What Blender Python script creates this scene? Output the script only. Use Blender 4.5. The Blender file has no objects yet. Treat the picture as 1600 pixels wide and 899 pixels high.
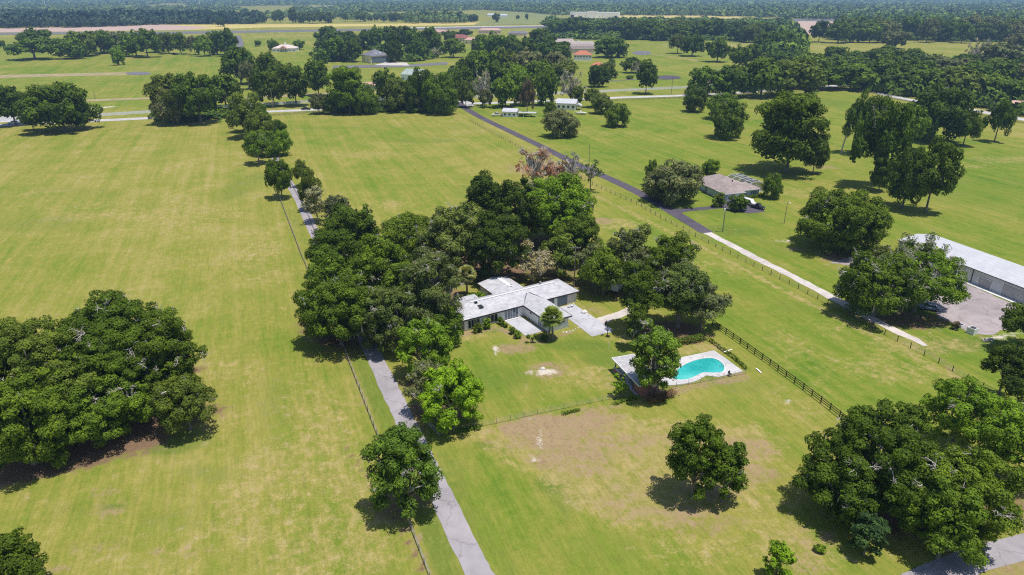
import bpy, bmesh, math, random
import numpy as np
from mathutils import Vector, Matrix

# ------------------------------------------------------------------ camera, sky, sun, exposure
scene = bpy.context.scene
F_PX, HORIZON, CAM_H, CX, CY = 1066.0, -10.0, 70.0, 800.0, 449.5
PITCH = math.atan((CY - HORIZON) / F_PX)
cp, sp = math.cos(PITCH), math.sin(PITCH)
cam_d = bpy.data.cameras.new('camera')
cam = bpy.data.objects.new('camera', cam_d)
scene.collection.objects.link(cam)
cam.location = (0, 0, CAM_H)
cam.rotation_euler = (math.radians(90) - PITCH, 0, 0)
cam_d.sensor_width = 36.0
cam_d.lens = 36.0 * F_PX / 1600.0
cam_d.clip_end = 60000
scene.camera = cam

SUN_EL, SUN_AZ = math.radians(77), math.radians(122)     # azimuth clockwise from +Y: light comes from the right, a little behind us
world = bpy.data.worlds.new('World'); scene.world = world
world.use_nodes = True
wn = world.node_tree
for n in list(wn.nodes): wn.nodes.remove(n)
sky = wn.nodes.new('ShaderNodeTexSky'); sky.sky_type = 'NISHITA'; sky.sun_disc = False
sky.sun_elevation = SUN_EL; sky.sun_rotation = SUN_AZ
sky.dust_density = 0.6
bg = wn.nodes.new('ShaderNodeBackground'); bg.inputs['Strength'].default_value = 0.105
wo = wn.nodes.new('ShaderNodeOutputWorld')
wn.links.new(sky.outputs[0], bg.inputs[0]); wn.links.new(bg.outputs[0], wo.inputs[0])

sun_d = bpy.data.lights.new('sun', 'SUN'); sun_d.energy = 4.3; sun_d.angle = math.radians(0.5)
sun_d.color = (1.0, 0.955, 0.89)
sun = bpy.data.objects.new('sun', sun_d); scene.collection.objects.link(sun)
sdir = Vector((math.sin(SUN_AZ) * math.cos(SUN_EL), math.cos(SUN_AZ) * math.cos(SUN_EL), math.sin(SUN_EL)))
sun.rotation_euler = sdir.to_track_quat('Z', 'Y').to_euler()
sun.location = (0, 0, 300)

scene.view_settings.view_transform = 'Standard'
scene.view_settings.look = 'None'
scene.view_settings.gamma = 1.0
scene.view_settings.exposure = 0.22
scene.render.engine = 'CYCLES'
cy = scene.cycles
cy.max_bounces = 5; cy.diffuse_bounces = 3; cy.glossy_bounces = 2; cy.transmission_bounces = 4
cy.transparent_max_bounces = 6; cy.volume_bounces = 0
cy.use_denoising = False; cy.filter_width = 1.15; cy.denoising_prefilter = 'ACCURATE'
try: cy.denoiser = 'OPENIMAGEDENOISE'
except Exception: pass
cy.use_adaptive_sampling = True; cy.adaptive_threshold = 0.02
scene.render.film_transparent = False

# ------------------------------------------------------------------ helpers
C = scene.collection
rng = np.random.default_rng(7)
random.seed(7)

def ground(px, py, z=0.0):
    """point of the place seen at photo position px, py, at height z"""
    dx = (px - CX) / F_PX; dy = (py - CY) / F_PX
    t = (z - CAM_H) / (-sp - dy * cp)
    return (dx * t, (cp - dy * sp) * t)
def GV(px, py, z=0.0):
    x, y = ground(px, py, z); return Vector((x, y, z))
def proj(X, Y, Z):
    zc = Y * cp + (CAM_H - Z) * sp
    return CX + F_PX * X / zc, CY + F_PX * ((CAM_H - Z) * cp - Y * sp) / zc

def tag(o, label=None, cat=None, group=None, kind=None):
    if label: o['label'] = label
    if cat: o['category'] = cat
    if group: o['group'] = group
    if kind: o['kind'] = kind
    return o
def empty(name, loc=(0, 0, 0), rz=0.0):
    o = bpy.data.objects.new(name, None); C.objects.link(o)
    o.location = loc; o.rotation_euler = (0, 0, rz); o.empty_display_size = 0.5
    return o
def mesh_np(name, V, Fq, mat=None, smooth=False, mats=None, midx=None):
    """V (n,3); Fq (m,k) array or list of lists"""
    me = bpy.data.meshes.new(name)
    V = np.asarray(V, dtype=np.float32)
    if isinstance(Fq, np.ndarray):
        m, k = Fq.shape
        me.vertices.add(len(V)); me.vertices.foreach_set('co', V.ravel())
        me.loops.add(m * k); me.loops.foreach_set('vertex_index', Fq.astype(np.int32).ravel())
        me.polygons.add(m)
        me.polygons.foreach_set('loop_start', np.arange(0, m * k, k, dtype=np.int32))
        me.polygons.foreach_set('loop_total', np.full(m, k, dtype=np.int32))
        if smooth: me.polygons.foreach_set('use_smooth', np.ones(m, dtype=bool))
        me.update(calc_edges=True)
    else:
        me.from_pydata([tuple(v) for v in V], [], [tuple(f) for f in Fq]); me.update()
        if smooth: me.polygons.foreach_set('use_smooth', np.ones(len(me.polygons), dtype=bool))
    if mat: me.materials.append(mat)
    if mats:
        for q in mats: me.materials.append(q)
        if midx is not None: me.polygons.foreach_set('material_index', np.asarray(midx, dtype=np.int32))
    return me
def link(name, me, parent=None):
    o = bpy.data.objects.new(name, me); C.objects.link(o)
    if parent: o.parent = parent
    return o

class MB:
    """collects shapes and links them as one mesh object"""
    def __init__(s): s.v = []; s.f = []
    def add(s, vs, fs):
        b = len(s.v); s.v += [tuple(v) for v in vs]; s.f += [tuple(i + b for i in f) for f in fs]; return s
    def box(s, x0, x1, y0, y1, z0, z1):
        return s.add([(x0,y0,z0),(x1,y0,z0),(x1,y1,z0),(x0,y1,z0),(x0,y0,z1),(x1,y0,z1),(x1,y1,z1),(x0,y1,z1)],
                     [(0,3,2,1),(4,5,6,7),(0,1,5,4),(1,2,6,5),(2,3,7,6),(3,0,4,7)])
    def bar(s, a, b, w, h=None):
        """box beam from a to b"""
        h = h or w; a = Vector(a); b = Vector(b); d = (b - a).normalized()
        side = d.cross(Vector((0, 0, 1)))
        if side.length < 1e-4: side = Vector((1, 0, 0))
        side.normalize(); up = side.cross(d).normalized()
        vs = []
        for p in (a, b):
            for sx, sy in ((-1,-1),(1,-1),(1,1),(-1,1)): vs.append(p + side * sx * w / 2 + up * sy * h / 2)
        return s.add(vs, [(3,2,1,0),(4,5,6,7),(0,1,5,4),(1,2,6,5),(2,3,7,6),(3,0,4,7)])
    def tube(s, pts, rads, n=8, cap=True):
        pts = [Vector(p) for p in pts]; rings = []
        b = len(s.v)
        for i, p in enumerate(pts):
            d = (pts[min(i + 1, len(pts) - 1)] - pts[max(i - 1, 0)]).normalized()
            a = d.cross(Vector((0.13, 0.21, 1) if abs(d.z) < .9 else Vector((1, 0.2, 0)))).normalized(); c = d.cross(a)
            for k in range(n):
                t = 2 * math.pi * k / n
                s.v.append(tuple(p + (a * math.cos(t) + c * math.sin(t)) * rads[i]))
        for i in range(len(pts) - 1):
            for k in range(n):
                k2 = (k + 1) % n
                s.f.append((b + i*n + k, b + i*n + k2, b + (i+1)*n + k2, b + (i+1)*n + k))
        if cap:
            s.f.append(tuple(b + k for k in reversed(range(n)))); m = b + (len(pts)-1)*n
            s.f.append(tuple(m + k for k in range(n)))
        return s
    def prism(s, poly, z0, z1):
        """poly: list of (x,y) counterclockwise"""
        n = len(poly)
        area = sum(poly[i][0]*poly[(i+1)%n][1] - poly[(i+1)%n][0]*poly[i][1] for i in range(n))
        if area < 0: poly = poly[::-1]
        vs = [(x, y, z0) for x, y in poly] + [(x, y, z1) for x, y in poly]
        fs = [tuple(reversed(range(n))), tuple(range(n, 2*n))] + [(i, (i+1)%n, n+(i+1)%n, n+i) for i in range(n)]
        return s.add(vs, fs)
    def xf(s, fn): s.v = [tuple(fn(v)) for v in s.v]; return s
    def build(s, name, mat, parent=None, smooth=False, bevel=0):
        me = mesh_np(name, np.array(s.v, dtype=np.float32), s.f, mat, smooth)
        o = link(name, me, parent)
        if bevel:
            m = o.modifiers.new('bevel', 'BEVEL'); m.width = bevel; m.segments = 2; m.limit_method = 'ANGLE'
        return o

# ------------------------------------------------------------------ materials
def new_mat(name):
    m = bpy.data.materials.new(name); m.use_nodes = True
    nt = m.node_tree; b = nt.nodes['Principled BSDF']
    return m, nt, b
def N(nt, t, **kw):
    n = nt.nodes.new(t)
    for k, v in kw.items():
        if k.startswith('i_'): n.inputs[int(k[2:]) if k[2:].isdigit() else k[2:]].default_value = v
        else: setattr(n, k, v)
    return n
def ramp(nt, fac, stops):
    r = nt.nodes.new('ShaderNodeValToRGB'); nt.links.new(fac, r.inputs[0])
    e = r.color_ramp.elements
    while len(e) > 1: e.remove(e[-1])
    e[0].position = stops[0][0]; e[0].color = (*stops[0][1], 1) if len(stops[0][1]) == 3 else stops[0][1]
    for p, c in stops[1:]:
        q = e.new(p); q.color = (*c, 1) if len(c) == 3 else c
    return r.outputs[0]
def mixc(nt, f, a, b, mode='MIX'):
    m = nt.nodes.new('ShaderNodeMix'); m.data_type = 'RGBA'; m.blend_type = mode
    for s, v in ((m.inputs[0], f), (m.inputs[6], a), (m.inputs[7], b)):
        if hasattr(v, 'links') or hasattr(v, 'is_linked'): nt.links.new(v, s)
        elif isinstance(v, (int, float)): s.default_value = v
        else: s.default_value = (*v, 1) if len(v) == 3 else v
    return m.outputs[2]
def mth(nt, op, a, b=None, c=None, clamp=False):
    m = nt.nodes.new('ShaderNodeMath'); m.operation = op; m.use_clamp = clamp
    for s, v in zip(m.inputs, (a, b, c)):
        if v is None: continue
        if isinstance(v, (int, float)): s.default_value = v
        else: nt.links.new(v, s)
    return m.outputs[0]
def noise(nt, vec, scale, detail=4, rough=0.55, dist=0.0):
    n = nt.nodes.new('ShaderNodeTexNoise'); n.inputs['Scale'].default_value = scale
    n.inputs['Detail'].default_value = detail; n.inputs['Roughness'].default_value = rough
    n.inputs['Distortion'].default_value = dist
    if vec is not None: nt.links.new(vec, n.inputs['Vector'])
    return n.outputs[0]
def along_rows(nt, vec, ang, across, along):
    """coordinates turned to a compass direction, then stretched along it"""
    m = nt.nodes.new('ShaderNodeMapping'); m.vector_type = 'TEXTURE'; nt.links.new(vec, m.inputs[0])
    m.inputs['Rotation'].default_value = (0, 0, ang); m.inputs['Scale'].default_value = (across, along, 1)
    return m.outputs[0]
def mapping(nt, vec, scale=(1,1,1), rot=(0,0,0), loc=(0,0,0)):
    m = nt.nodes.new('ShaderNodeMapping'); nt.links.new(vec, m.inputs[0])
    m.inputs['Scale'].default_value = scale; m.inputs['Rotation'].default_value = rot; m.inputs['Location'].default_value = loc
    return m.outputs[0]
def coords(nt, which='Object'):
    return nt.nodes.new('ShaderNodeTexCoord').outputs[which]
def bump(nt, b, h, strength=0.3, dist=0.05):
    n = nt.nodes.new('ShaderNodeBump'); n.inputs['Strength'].default_value = strength; n.inputs['Distance'].default_value = dist
    nt.links.new(h, n.inputs['Height']); nt.links.new(n.outputs[0], b.inputs['Normal'])

_cache = {}
def paint(name, col, rough=0.6, var=0.12, scale=1.5, metal=0.0, spec=0.3, fine=0.08):
    """solid colour with uneven weathering"""
    if name in _cache: return _cache[name]
    m, nt, b = new_mat(name)
    v = coords(nt)
    n1 = noise(nt, v, scale, 5, 0.6); n2 = noise(nt, v, scale * 12, 3, 0.6)
    dark = tuple(c * (1 - var * 1.6) for c in col); lite = tuple(min(1, c * (1 + var)) for c in col)
    c1 = ramp(nt, n1, [(0.3, dark), (0.7, lite)])
    c2 = mixc(nt, fine * 2, c1, ramp(nt, n2, [(0.3, dark), (0.7, lite)]))
    nt.links.new(c2, b.inputs['Base Color'])
    b.inputs['Roughness'].default_value = rough; b.inputs['Metallic'].default_value = metal
    b.inputs['Specular IOR Level'].default_value = spec
    _cache[name] = m; return m

def foliage_mat(name, trans=0.22, lo=0.55, hi=1.7):
    m, nt, b = new_mat(name)
    oi = nt.nodes.new('ShaderNodeObjectInfo'); ge = nt.nodes.new('ShaderNodeNewGeometry')
    v = coords(nt)
    n1 = noise(nt, v, 0.45, 4, 0.6)
    f = mth(nt, 'ADD', mth(nt, 'MULTIPLY', n1, 0.85), mth(nt, 'MULTIPLY', ge.outputs['Random Per Island'], 0.24))
    k = ramp(nt, f, [(0.30, (lo,)*3), (0.55, (1, 1, 1)), (0.80, (hi*1.2, hi*1.05, hi*0.7))])
    col = mixc(nt, 1.0, oi.outputs['Color'], k, 'MULTIPLY')
    nt.links.new(col, b.inputs['Base Color'])
    b.inputs['Roughness'].default_value = 0.7; b.inputs['Specular IOR Level'].default_value = 0.12
    tr = nt.nodes.new('ShaderNodeBsdfTranslucent')
    nt.links.new(mixc(nt, 1.0, col, (1.25, 1.2, 0.5), 'MULTIPLY'), tr.inputs[0])
    mx = nt.nodes.new('ShaderNodeMixShader'); mx.inputs[0].default_value = trans
    out = nt.nodes['Material Output']
    nt.links.new(b.outputs[0], mx.inputs[1]); nt.links.new(tr.outputs[0], mx.inputs[2]); nt.links.new(mx.outputs[0], out.inputs[0])
    return m
M_LEAF = foliage_mat('leaves')
M_BARK = paint('bark', (0.20, 0.175, 0.15), 0.9, 0.3, 0.9)
M_DEAD = paint('dead_wood', (0.47, 0.43, 0.39), 0.9, 0.25, 1.5)
M_MOSS = paint('spanish_moss', (0.33, 0.33, 0.25), 0.95, 0.25, 1.2)

# ------------------------------------------------------------------ trees
def unit(a): return a / np.maximum(np.linalg.norm(a, axis=-1, keepdims=True), 1e-9)

def leaf_quads(P, Nn, size, r):
    """rhombic leaves at P with normals Nn"""
    n = len(P)
    rd = r.normal(size=(n, 3)); t = unit(np.cross(Nn, rd)); b = np.cross(Nn, t)
    s = size * r.uniform(0.6, 1.35, (n, 1)); w = s * r.uniform(0.45, 0.8, (n, 1))
    V = np.empty((n, 4, 3)); V[:, 0] = P - t * s; V[:, 1] = P - b * w; V[:, 2] = P + t * s; V[:, 3] = P + b * w
    return V.reshape(-1, 3), np.arange(n * 4).reshape(n, 4)

def curve_pts(a, b, n, sag, r):
    a = np.array(a, float); b = np.array(b, float)
    t = np.linspace(0, 1, n)[:, None]
    p = a + (b - a) * t
    L = np.linalg.norm(b - a)
    side = unit(r.normal(size=3)) * L * 0.10
    p += np.sin(t * math.pi) * side + np.array([0, 0, 1.0]) * np.sin(t * math.pi) * sag * L
    p[1:-1] += r.normal(size=(n - 2, 3)) * L * 0.02
    return p

def gen_tree(seed, a, H, f=0.22, lobes=14, lobe_r=(0.28, 0.42), clus=0.42, leaf=0.2, dens=1.0, per=15, dead=0, moss=0,
             lean=(0, 0), style='round', trunk_r=None, stems=1, bare_frac=0.0):
    """returns dict part -> (V, F); crown radius a, height H, crown starting at f*H"""
    r = np.random.default_rng(seed)
    z0 = f * H; hz = (H - z0)
    # lobes over a dome
    ga = math.pi * (3 - math.sqrt(5)); Cc = []; Rr = []
    k = 0
    for i in range(lobes):
        u = (i + 0.5) / lobes
        zz = {'round': 1 - 1.75 * u, 'tall': 1 - 1.75 * u, 'flat': 1 - 0.95 * u ** 1.2, 'open': 1 - 1.5 * u}[style]
        ang = i * ga + r.uniform(-.35, .35)
        rad = math.sqrt(max(0.02, 1 - min(1, abs(zz)) ** 2))
        q = r.uniform(0.55, 0.80)
        rl = r.uniform(*lobe_r) * (1.0 if style != 'tall' else 1.1)
        if r.random() < 0.22: q *= 1.10; rl *= 0.66
        x = math.cos(ang) * rad * q * a; y = math.sin(ang) * rad * q * a
        z = z0 + hz * (0.42 + 0.56 * zz * q)
        Cc.append((x, y, z)); Rr.append((rl * a, rl * a, min(rl * a, rl * hz * 0.95)))
    if style != 'open':
        Cc.append((0, 0, z0 + hz * 0.5)); Rr.append((0.5 * a, 0.5 * a, 0.38 * hz))
    Cc = np.array(Cc); Rr = np.array(Rr)
    # keep inside the asked box
    top = (Cc[:, 2] + Rr[:, 2]).max(); Cc[:, 2] -= (top - H) * np.clip((Cc[:, 2] - z0) / hz, 0, 1)
    Cc[:, 0] += lean[0] * Cc[:, 2]; Cc[:, 1] += lean[1] * Cc[:, 2]
    # middle-sized tufts over every lobe: the cauliflower look of an oak
    mc = []; mr = []; mn = []
    rm0 = clus * 2.6
    for j in range(len(Cc)):
        R3 = Rr[j].prod() ** (1 / 3)
        rm_ = min(rm0, R3 * 0.6)
        m = max(5, int(4.0 * (R3 / rm_) ** 2 * 0.62))
        d = unit(r.normal(size=(m, 3)))
        d = d[(d[:, 2] > -0.35) | (r.random(len(d)) < 0.35)]
        if len(d) == 0: continue
        p = Cc[j] + d * Rr[j] * r.uniform(0.72, 1.0, (len(d), 1))
        mc.append(p); mr.append(rm_ * r.uniform(0.65, 1.3, len(d))); mn.append(d)
    mc = np.concatenate(mc); mr = np.concatenate(mr); mn = np.concatenate(mn)
    # drop tufts buried inside the crown
    bury = np.zeros(len(mc), bool)
    for j in range(len(Cc)): bury |= (((mc - Cc[j]) / Rr[j]) ** 2).sum(1) < 0.32
    mc, mr, mn = mc[~bury], mr[~bury], mn[~bury]
    g = np.sin(mc[:, 0] * 0.9 + seed) + np.sin(mc[:, 1] * 1.0 + 2 * seed) + np.sin(mc[:, 2] * 1.3 + seed * 3)
    keep = ((g < 1.9) | (r.random(len(mc)) < 0.4)) & (r.random(len(mc)) < min(1.0, dens * 1.1)) & (mc[:, 2] > 0.2)
    mc, mr, mn = mc[keep], mr[keep], mn[keep]
    CP = mc; CN = mn
    la = 2 * leaf * leaf * 0.62
    P = []; Nn = []
    for j in range(len(mc)):
        m = max(8, int(2.5 * math.pi * mr[j] ** 2 * 1.15 / la * min(1, dens * 1.1)))
        d = unit(r.normal(size=(m, 3)) + np.array([0, 0, 0.35]) + mn[j] * 0.3)
        lump = 1 + 0.16 * np.sin(d[:, :1] * 7 + j) * np.sin(d[:, 1:2] * 6 + 2 * j)
        p = mc[j] + d * mr[j] * np.array([1.1, 1.1, 0.8]) * lump * r.uniform(0.72, 1.12, (m, 1))
        P.append(p); Nn.append(unit(d * 1.0 + mn[j] * 0.25 + np.array([0, 0, 0.15]) + r.normal(size=(m, 3)) * 0.38))
    P = np.concatenate(P); Nn = np.concatenate(Nn)
    ok = P[:, 2] > 0.15
    # leaves hidden deep inside a neighbouring tuft are not grown
    V1, F1 = leaf_quads(P[ok], Nn[ok], leaf, r)
    md = int(len(Cc) * 26 * dens)
    jj = r.integers(0, len(Cc), md)
    Pd = Cc[jj] + unit(r.normal(size=(md, 3))) * Rr[jj] * r.uniform(0.2, 0.65, (md, 1))
    V2, F2 = leaf_quads(Pd, unit(r.normal(size=(md, 3))), min(leaf * 3.0, 0.10 * a), r)
    parts = {'crown': (np.concatenate([V1, V2]), np.concatenate([F1, F2 + len(V1)]))}
    # trunk and limbs
    tb = MB(); tr = trunk_r or max(0.12, a * 0.05)
    for s_ in range(stems):
        ox, oy = (0, 0) if stems == 1 else (math.cos(s_ * 2.4) * tr * 1.6, math.sin(s_ * 2.4) * tr * 1.6)
        fork = z0 + hz * r.uniform(0.05, 0.16)
        bx = ox * 1.6 + lean[0] * fork; by = oy * 1.6 + lean[1] * fork
        tb.tube([(ox, oy, -0.15), (ox, oy, 0.25), (ox + (bx-ox)*.5, oy + (by-oy)*.5, fork * 0.5), (bx, by, fork)], [tr * 1.5, tr * 1.1, tr * 0.9, tr * 0.75], 9)
        order = r.permutation(len(Cc))[:max(4, int(9 / stems))]
        for j in order:
            tgt = Cc[j] + (Cc[j] - np.array([bx, by, fork])) * 0.1
            pts = curve_pts((bx, by, fork - 0.1), tgt, 6, 0.10, r)
            tb.tube(pts, np.linspace(tr * 0.62, tr * 0.10, 6), 6)
            for _ in range(2):
                e = pts[3] + unit(r.normal(size=3)) * Rr[j] * 0.85
                tb.tube(curve_pts(pts[3], e, 4, 0.05, r), np.linspace(tr * 0.25, tr * 0.05, 4), 5)
    parts['trunk'] = (np.array(tb.v), tb.f)
    def twig(mb, p, d, L, rad, depth):
        q = np.array(p) + d * L
        mid = (np.array(p) + q) / 2 + r.normal(size=3) * L * 0.08
        mb.tube([p, mid, q], [rad, rad * 0.8, rad * 0.5], 4, cap=False)
        if depth > 0:
            for _ in range(3):
                dd = unit(d + r.normal(size=3) * 0.62)
                twig(mb, q if r.random() < .6 else mid, dd, L * r.uniform(.5, .8), rad * 0.55, depth - 1)
    if dead:
        db = MB()
        for _ in range(dead):
            j = r.integers(0, len(CP)); c = CP[j]
            if c[2] < z0 + hz * 0.25: continue
            st = np.array([0, 0, 0]) + np.array([lean[0] * fork, lean[1] * fork, fork])
            db.tube(curve_pts(st, c - CN[j] * a * 0.11, 5, 0.08, r), np.linspace(0.06 * a ** .5, 0.04 * a ** .5, 5), 4, cap=False)
            n_ = CN[j]
            d = unit(n_ + np.array([0, 0, 0.35]) + r.normal(size=3) * 0.3)
            twig(db, c - n_ * a * 0.12, d, a * r.uniform(0.10, 0.2), 0.048 * a ** 0.5, 3)
        if db.v: parts['dead_branches'] = (np.array(db.v), db.f)
    if moss:
        low = CP[CP[:, 2] < z0 + hz * 0.75]
        if len(low):
            idx = r.integers(0, len(low), moss)
            VV = []
            for j in idx:
                for _ in range(7):
                    p = low[j] + r.normal(size=3) * np.array([.35, .35, .15])
                    L = r.uniform(0.6, 2.3) * min(1.3, a / 7); w = r.uniform(.08, .20)
                    t = unit(np.array([r.normal(), r.normal(), 0])) * w; sw = r.normal(size=3) * 0.12
                    VV += [p - t, p + t, p + t * .8 + sw - np.array([0, 0, L * .6]), p - t * .3 + sw - np.array([0, 0, L])]
            parts['spanish_moss'] = (np.array(VV), np.arange(len(VV)).reshape(-1, 4))
    return parts

PART_MAT = {'crown': M_LEAF, 'trunk': M_BARK, 'dead_branches': M_DEAD, 'spanish_moss': M_MOSS}
def tree_meshes(parts, base):
    out = {}
    for k, (V, Fq) in parts.items():
        if len(V) == 0: continue
        out[k] = mesh_np(base + '_' + k, V, Fq, PART_MAT[k], smooth=(k == 'trunk'))
    return out

def fit_tree(x0, x1, ytop, ybase, f=0.2):
    """world position, radius and height of a tree from its extent in the photo"""
    Y = ground(CX, ybase)[1]; xc = (x0 + x1) / 2; H = 8.0; a = 5.0; X = 0.0
    for _ in range(30):
        zc = (H * (1 + f)) / 2
        dep = Y * cp + (CAM_H - zc) * sp
        a = (x1 - x0) / 2 * dep / F_PX
        X = (xc - CX) * dep / F_PX
        b = H * (1 - f) / 2
        dist = math.hypot(Y, CAM_H - zc); ce, se = Y / dist, (CAM_H - zc) / dist
        up = math.sqrt((b * ce) ** 2 + (a * 0.92 * se) ** 2)
        # centre on screen, plus silhouette
        yc = proj(X, Y, zc)[1]
        ytop_now = yc - up * F_PX / dep
        H += (ytop_now - ytop) * dep / F_PX * 0.6
        H = max(H, 1.0)
    return X, Y, a, H

# ------------------------------------------------------------------ ground sheet
GRID = math.radians(18.9)                    # the farm's fences run 18.9 degrees left of straight ahead
def axis(lo, hi, step, far, growth=1.13):
    a = list(np.arange(lo, hi + step, step)); s = step
    left = [a[0]]
    while left[-1] > -far: s *= growth; left.append(left[-1] - s)
    s = step; right = [a[-1]]
    while right[-1] < far: s *= growth; right.append(right[-1] + s)
    return np.array(left[1:][::-1] + a + right[1:])
gx = axis(-150, 150, 1.2, 19000); gy = axis(55, 330, 1.2, 19000, 1.08)
GX, GY = np.meshgrid(gx, gy)
PA = {k: np.zeros_like(GX) for k in ('dirt', 'dry', 'lush', 'sand', 'litter', 'tan')}

def smooth(e): e = np.clip(e, 0, 1); return e * e * (3 - 2 * e)
def blob(kind, px, py, rx, ry, val=1.0, rot=0.0, soft=0.45):
    """patch with metres radii rx (across) and ry (along), rot degrees, around a photo point"""
    x, y = ground(px, py); t = math.radians(rot)
    dx = GX - x; dy = GY - y
    u = (dx * math.cos(t) + dy * math.sin(t)) / rx; v = (-dx * math.sin(t) + dy * math.cos(t)) / ry
    d = np.sqrt(u * u + v * v)
    PA[kind] = np.maximum(PA[kind], val * smooth((1 + soft - d) / (2 * soft)))
def trail(kind, pts, w, val=1.0, soft=0.6):
    P_ = [ground(*p) for p in pts]
    best = np.full(GX.shape, 1e9)
    for (ax, ay), (bx, by) in zip(P_[:-1], P_[1:]):
        L2 = (bx-ax)**2 + (by-ay)**2
        t = np.clip(((GX-ax)*(bx-ax) + (GY-ay)*(by-ay)) / L2, 0, 1)
        best = np.minimum(best, np.hypot(GX - ax - t*(bx-ax), GY - ay - t*(by-ay)))
    PA[kind] = np.maximum(PA[kind], val * smooth((w * (1 + soft) - best) / (2 * soft * w)))
def area(kind, pts, val=1.0, soft=3.0):
    P_ = np.array([ground(*p) for p in pts]); n = len(P_)
    inside = np.zeros(GX.shape, bool); best = np.full(GX.shape, 1e9)
    for i in range(n):
        (ax, ay), (bx, by) = P_[i], P_[(i+1) % n]
        cond = ((ay > GY) != (by > GY)) & (GX < (bx-ax) * (GY-ay) / ((by-ay) if by != ay else 1e-9) + ax)
        inside ^= cond
        L2 = (bx-ax)**2 + (by-ay)**2
        t = np.clip(((GX-ax)*(bx-ax) + (GY-ay)*(by-ay)) / L2, 0, 1)
        best = np.minimum(best, np.hypot(GX - ax - t*(bx-ax), GY - ay - t*(by-ay)))
    d = np.where(inside, best, -best)
    PA[kind] = np.maximum(PA[kind], val * smooth(d / soft * 0.5 + 0.5))

# the big worn patch in the front paddock
area('tan', [(745,680),(800,660),(880,645),(960,640),(1010,655),(1190,668),(1225,700),(1190,745),(1130,790),(1060,830),(960,820),(900,790),(850,745),(790,715)], 1.0, 4)
for px, py, rx, ry, v in [(835,672,7,3,.95),(880,662,8,2.5,1.0),(920,655,8,2,.9),(905,705,6,3,.8),(860,720,4,3,.7),(900,690,7,4,.7),(850,665,5,2.4,.8),(940,665,6,2,.5),(880,715,5,2.5,.5),(1010,740,3,4,.45),(950,745,4,2,.4),(1060,800,8,2.2,.55),(1170,700,6,3.5,.7),(1000,690,8,3,.6),(950,700,9,4,.6),(860,690,7,4,.8),(1180,740,5,3,.6),(985,790,6,4,.5),(1090,820,7,2.5,.6),(915,725,6,4,.6),(810,690,3,2.5,.6),(760,690,1.6,1.2,.6)]:
    blob('dirt', px, py, rx, ry, v, random.uniform(-20, 20))
trail('dirt', [(830,660),(900,645),(960,636),(1010,622),(1080,604),(1160,588)], 1.5, .65)
trail('sand', [(835,655),(845,690),(835,720)], .5, .45)
blob('lush', 940, 690, 5, 1.5, .5); blob('lush', 1030, 800, 4, 2, .5); blob('lush', 800, 705, 2.5, 2, .6); blob('lush', 970, 762, 2.5, 1.6, .9); blob('lush', 935, 712, 3, 1.5, .7); blob('lush', 1000, 615, 3.5, 1.3, .4); blob('lush', 740, 830, 4, 5, .5)
blob('lush', 880, 775, 3, 5, .5); blob('lush', 950, 860, 6, 4, .4); blob('lush', 700, 770, 1.3, 7, .8, 25); blob('lush', 780, 695, 5, 1.2, .8)
blob('lush', 870, 755, 3.5, 2.5, .9); blob('tan', 1080, 860, 9, 3, .4); blob('lush', 1150, 600, 9, 4, .35)
blob('dirt', 1250, 880, 4, 2.5, .5); blob('dirt', 1280, 838, 3.5, 3, .55); blob('tan', 1240, 850, 7, 5, .6); blob('tan', 1200, 790, 6, 3, .5); blob('dirt', 1330, 760, 5, 5, .6); blob('dirt', 1400, 815, 4, 3, .8)
blob('dirt', 1105, 765, 5.5, 2.6, .8)
# yard
blob('dirt', 803, 545, 5.3, 2.7, .75); blob('sand', 775, 546, .9, 2.1, .75, 10, .95); blob('dirt', 855, 578, 4.2, 3.6, .7); blob('sand', 850, 581, 2.6, 1.2, .72, 0, .95)
blob('dirt', 893, 567, 3, 2, .3); blob('dirt', 820, 540, 3, 3, .5)
trail('dirt', [(706,527),(740,520),(775,512),(800,520),(822,533),(850,533),(890,520)], 1.1, .8)
blob('tan', 990, 530, 6, 3, .5); blob('dirt', 920, 485, 4, 3.2, .55); blob('tan', 1085, 545, 7, 2.6, .75, 10); blob('tan', 940, 590, 8, 5, .55); blob('dirt', 975, 600, 4, 4, .5)
blob('tan', 720, 525, 6, 3, .6); blob('lush', 900, 540, 9, 3, .75); blob('lush', 770, 590, 7, 6, .6); blob('lush', 950, 560, 6, 4, .7); blob('lush', 770, 515, 6, 2, .6)
blob('dirt', 990, 625, 5, 2, .6); blob('dirt', 1030, 613, 5, 2, .8); blob('litter', 1050, 520, 9, 6, .8); blob('litter', 960, 455, 8, 7, .5)
# bare ground and litter under the oaks
for px, py, rx, ry, v in [(100,700,16,7,.9),(30,740,8,2.4,.95),(190,690,8,4,.95),(260,655,9,3.5,.9),(320,640,5,2.5,.6),(305,578,2,1.6,.6)]: blob('litter', px, py, rx, ry, v, 12)
trail('dirt', [(-20,765),(60,735),(120,715),(200,680),(280,650)], 1.2, .8)
for px, py, rx, ry, v in [(560,500,13,14,.95),(600,440,16,18,.9),(680,480,10,12,.9),(760,400,22,20,.85),(860,400,18,18,.7),(500,520,6,2.5,.6),(520,535,4,2,.7),(1450,770,15,8,.7),(1360,790,8,6,.8),(650,660,5,4,.5),(690,640,7,3.5,.9),(1420,500,12,5,.6),(1330,400,9,4,.6),(900,440,8,6,.4),(625,790,5,3,.6),(1450,800,8,4,.5),(655,600,4,6,.6)]: blob('litter', px, py, rx, ry, v)
trail('dirt', [(520,505),(527,520),(540,556),(565,615),(590,680),(620,757),(645,825),(672,905)], .5, .75)
trail('dirt', [(436,308),(452,350),(470,398)], .5, .7)
trail('litter', [(540,700+0),(600,780),(650,870),(672,910)], .45, .6)
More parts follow.
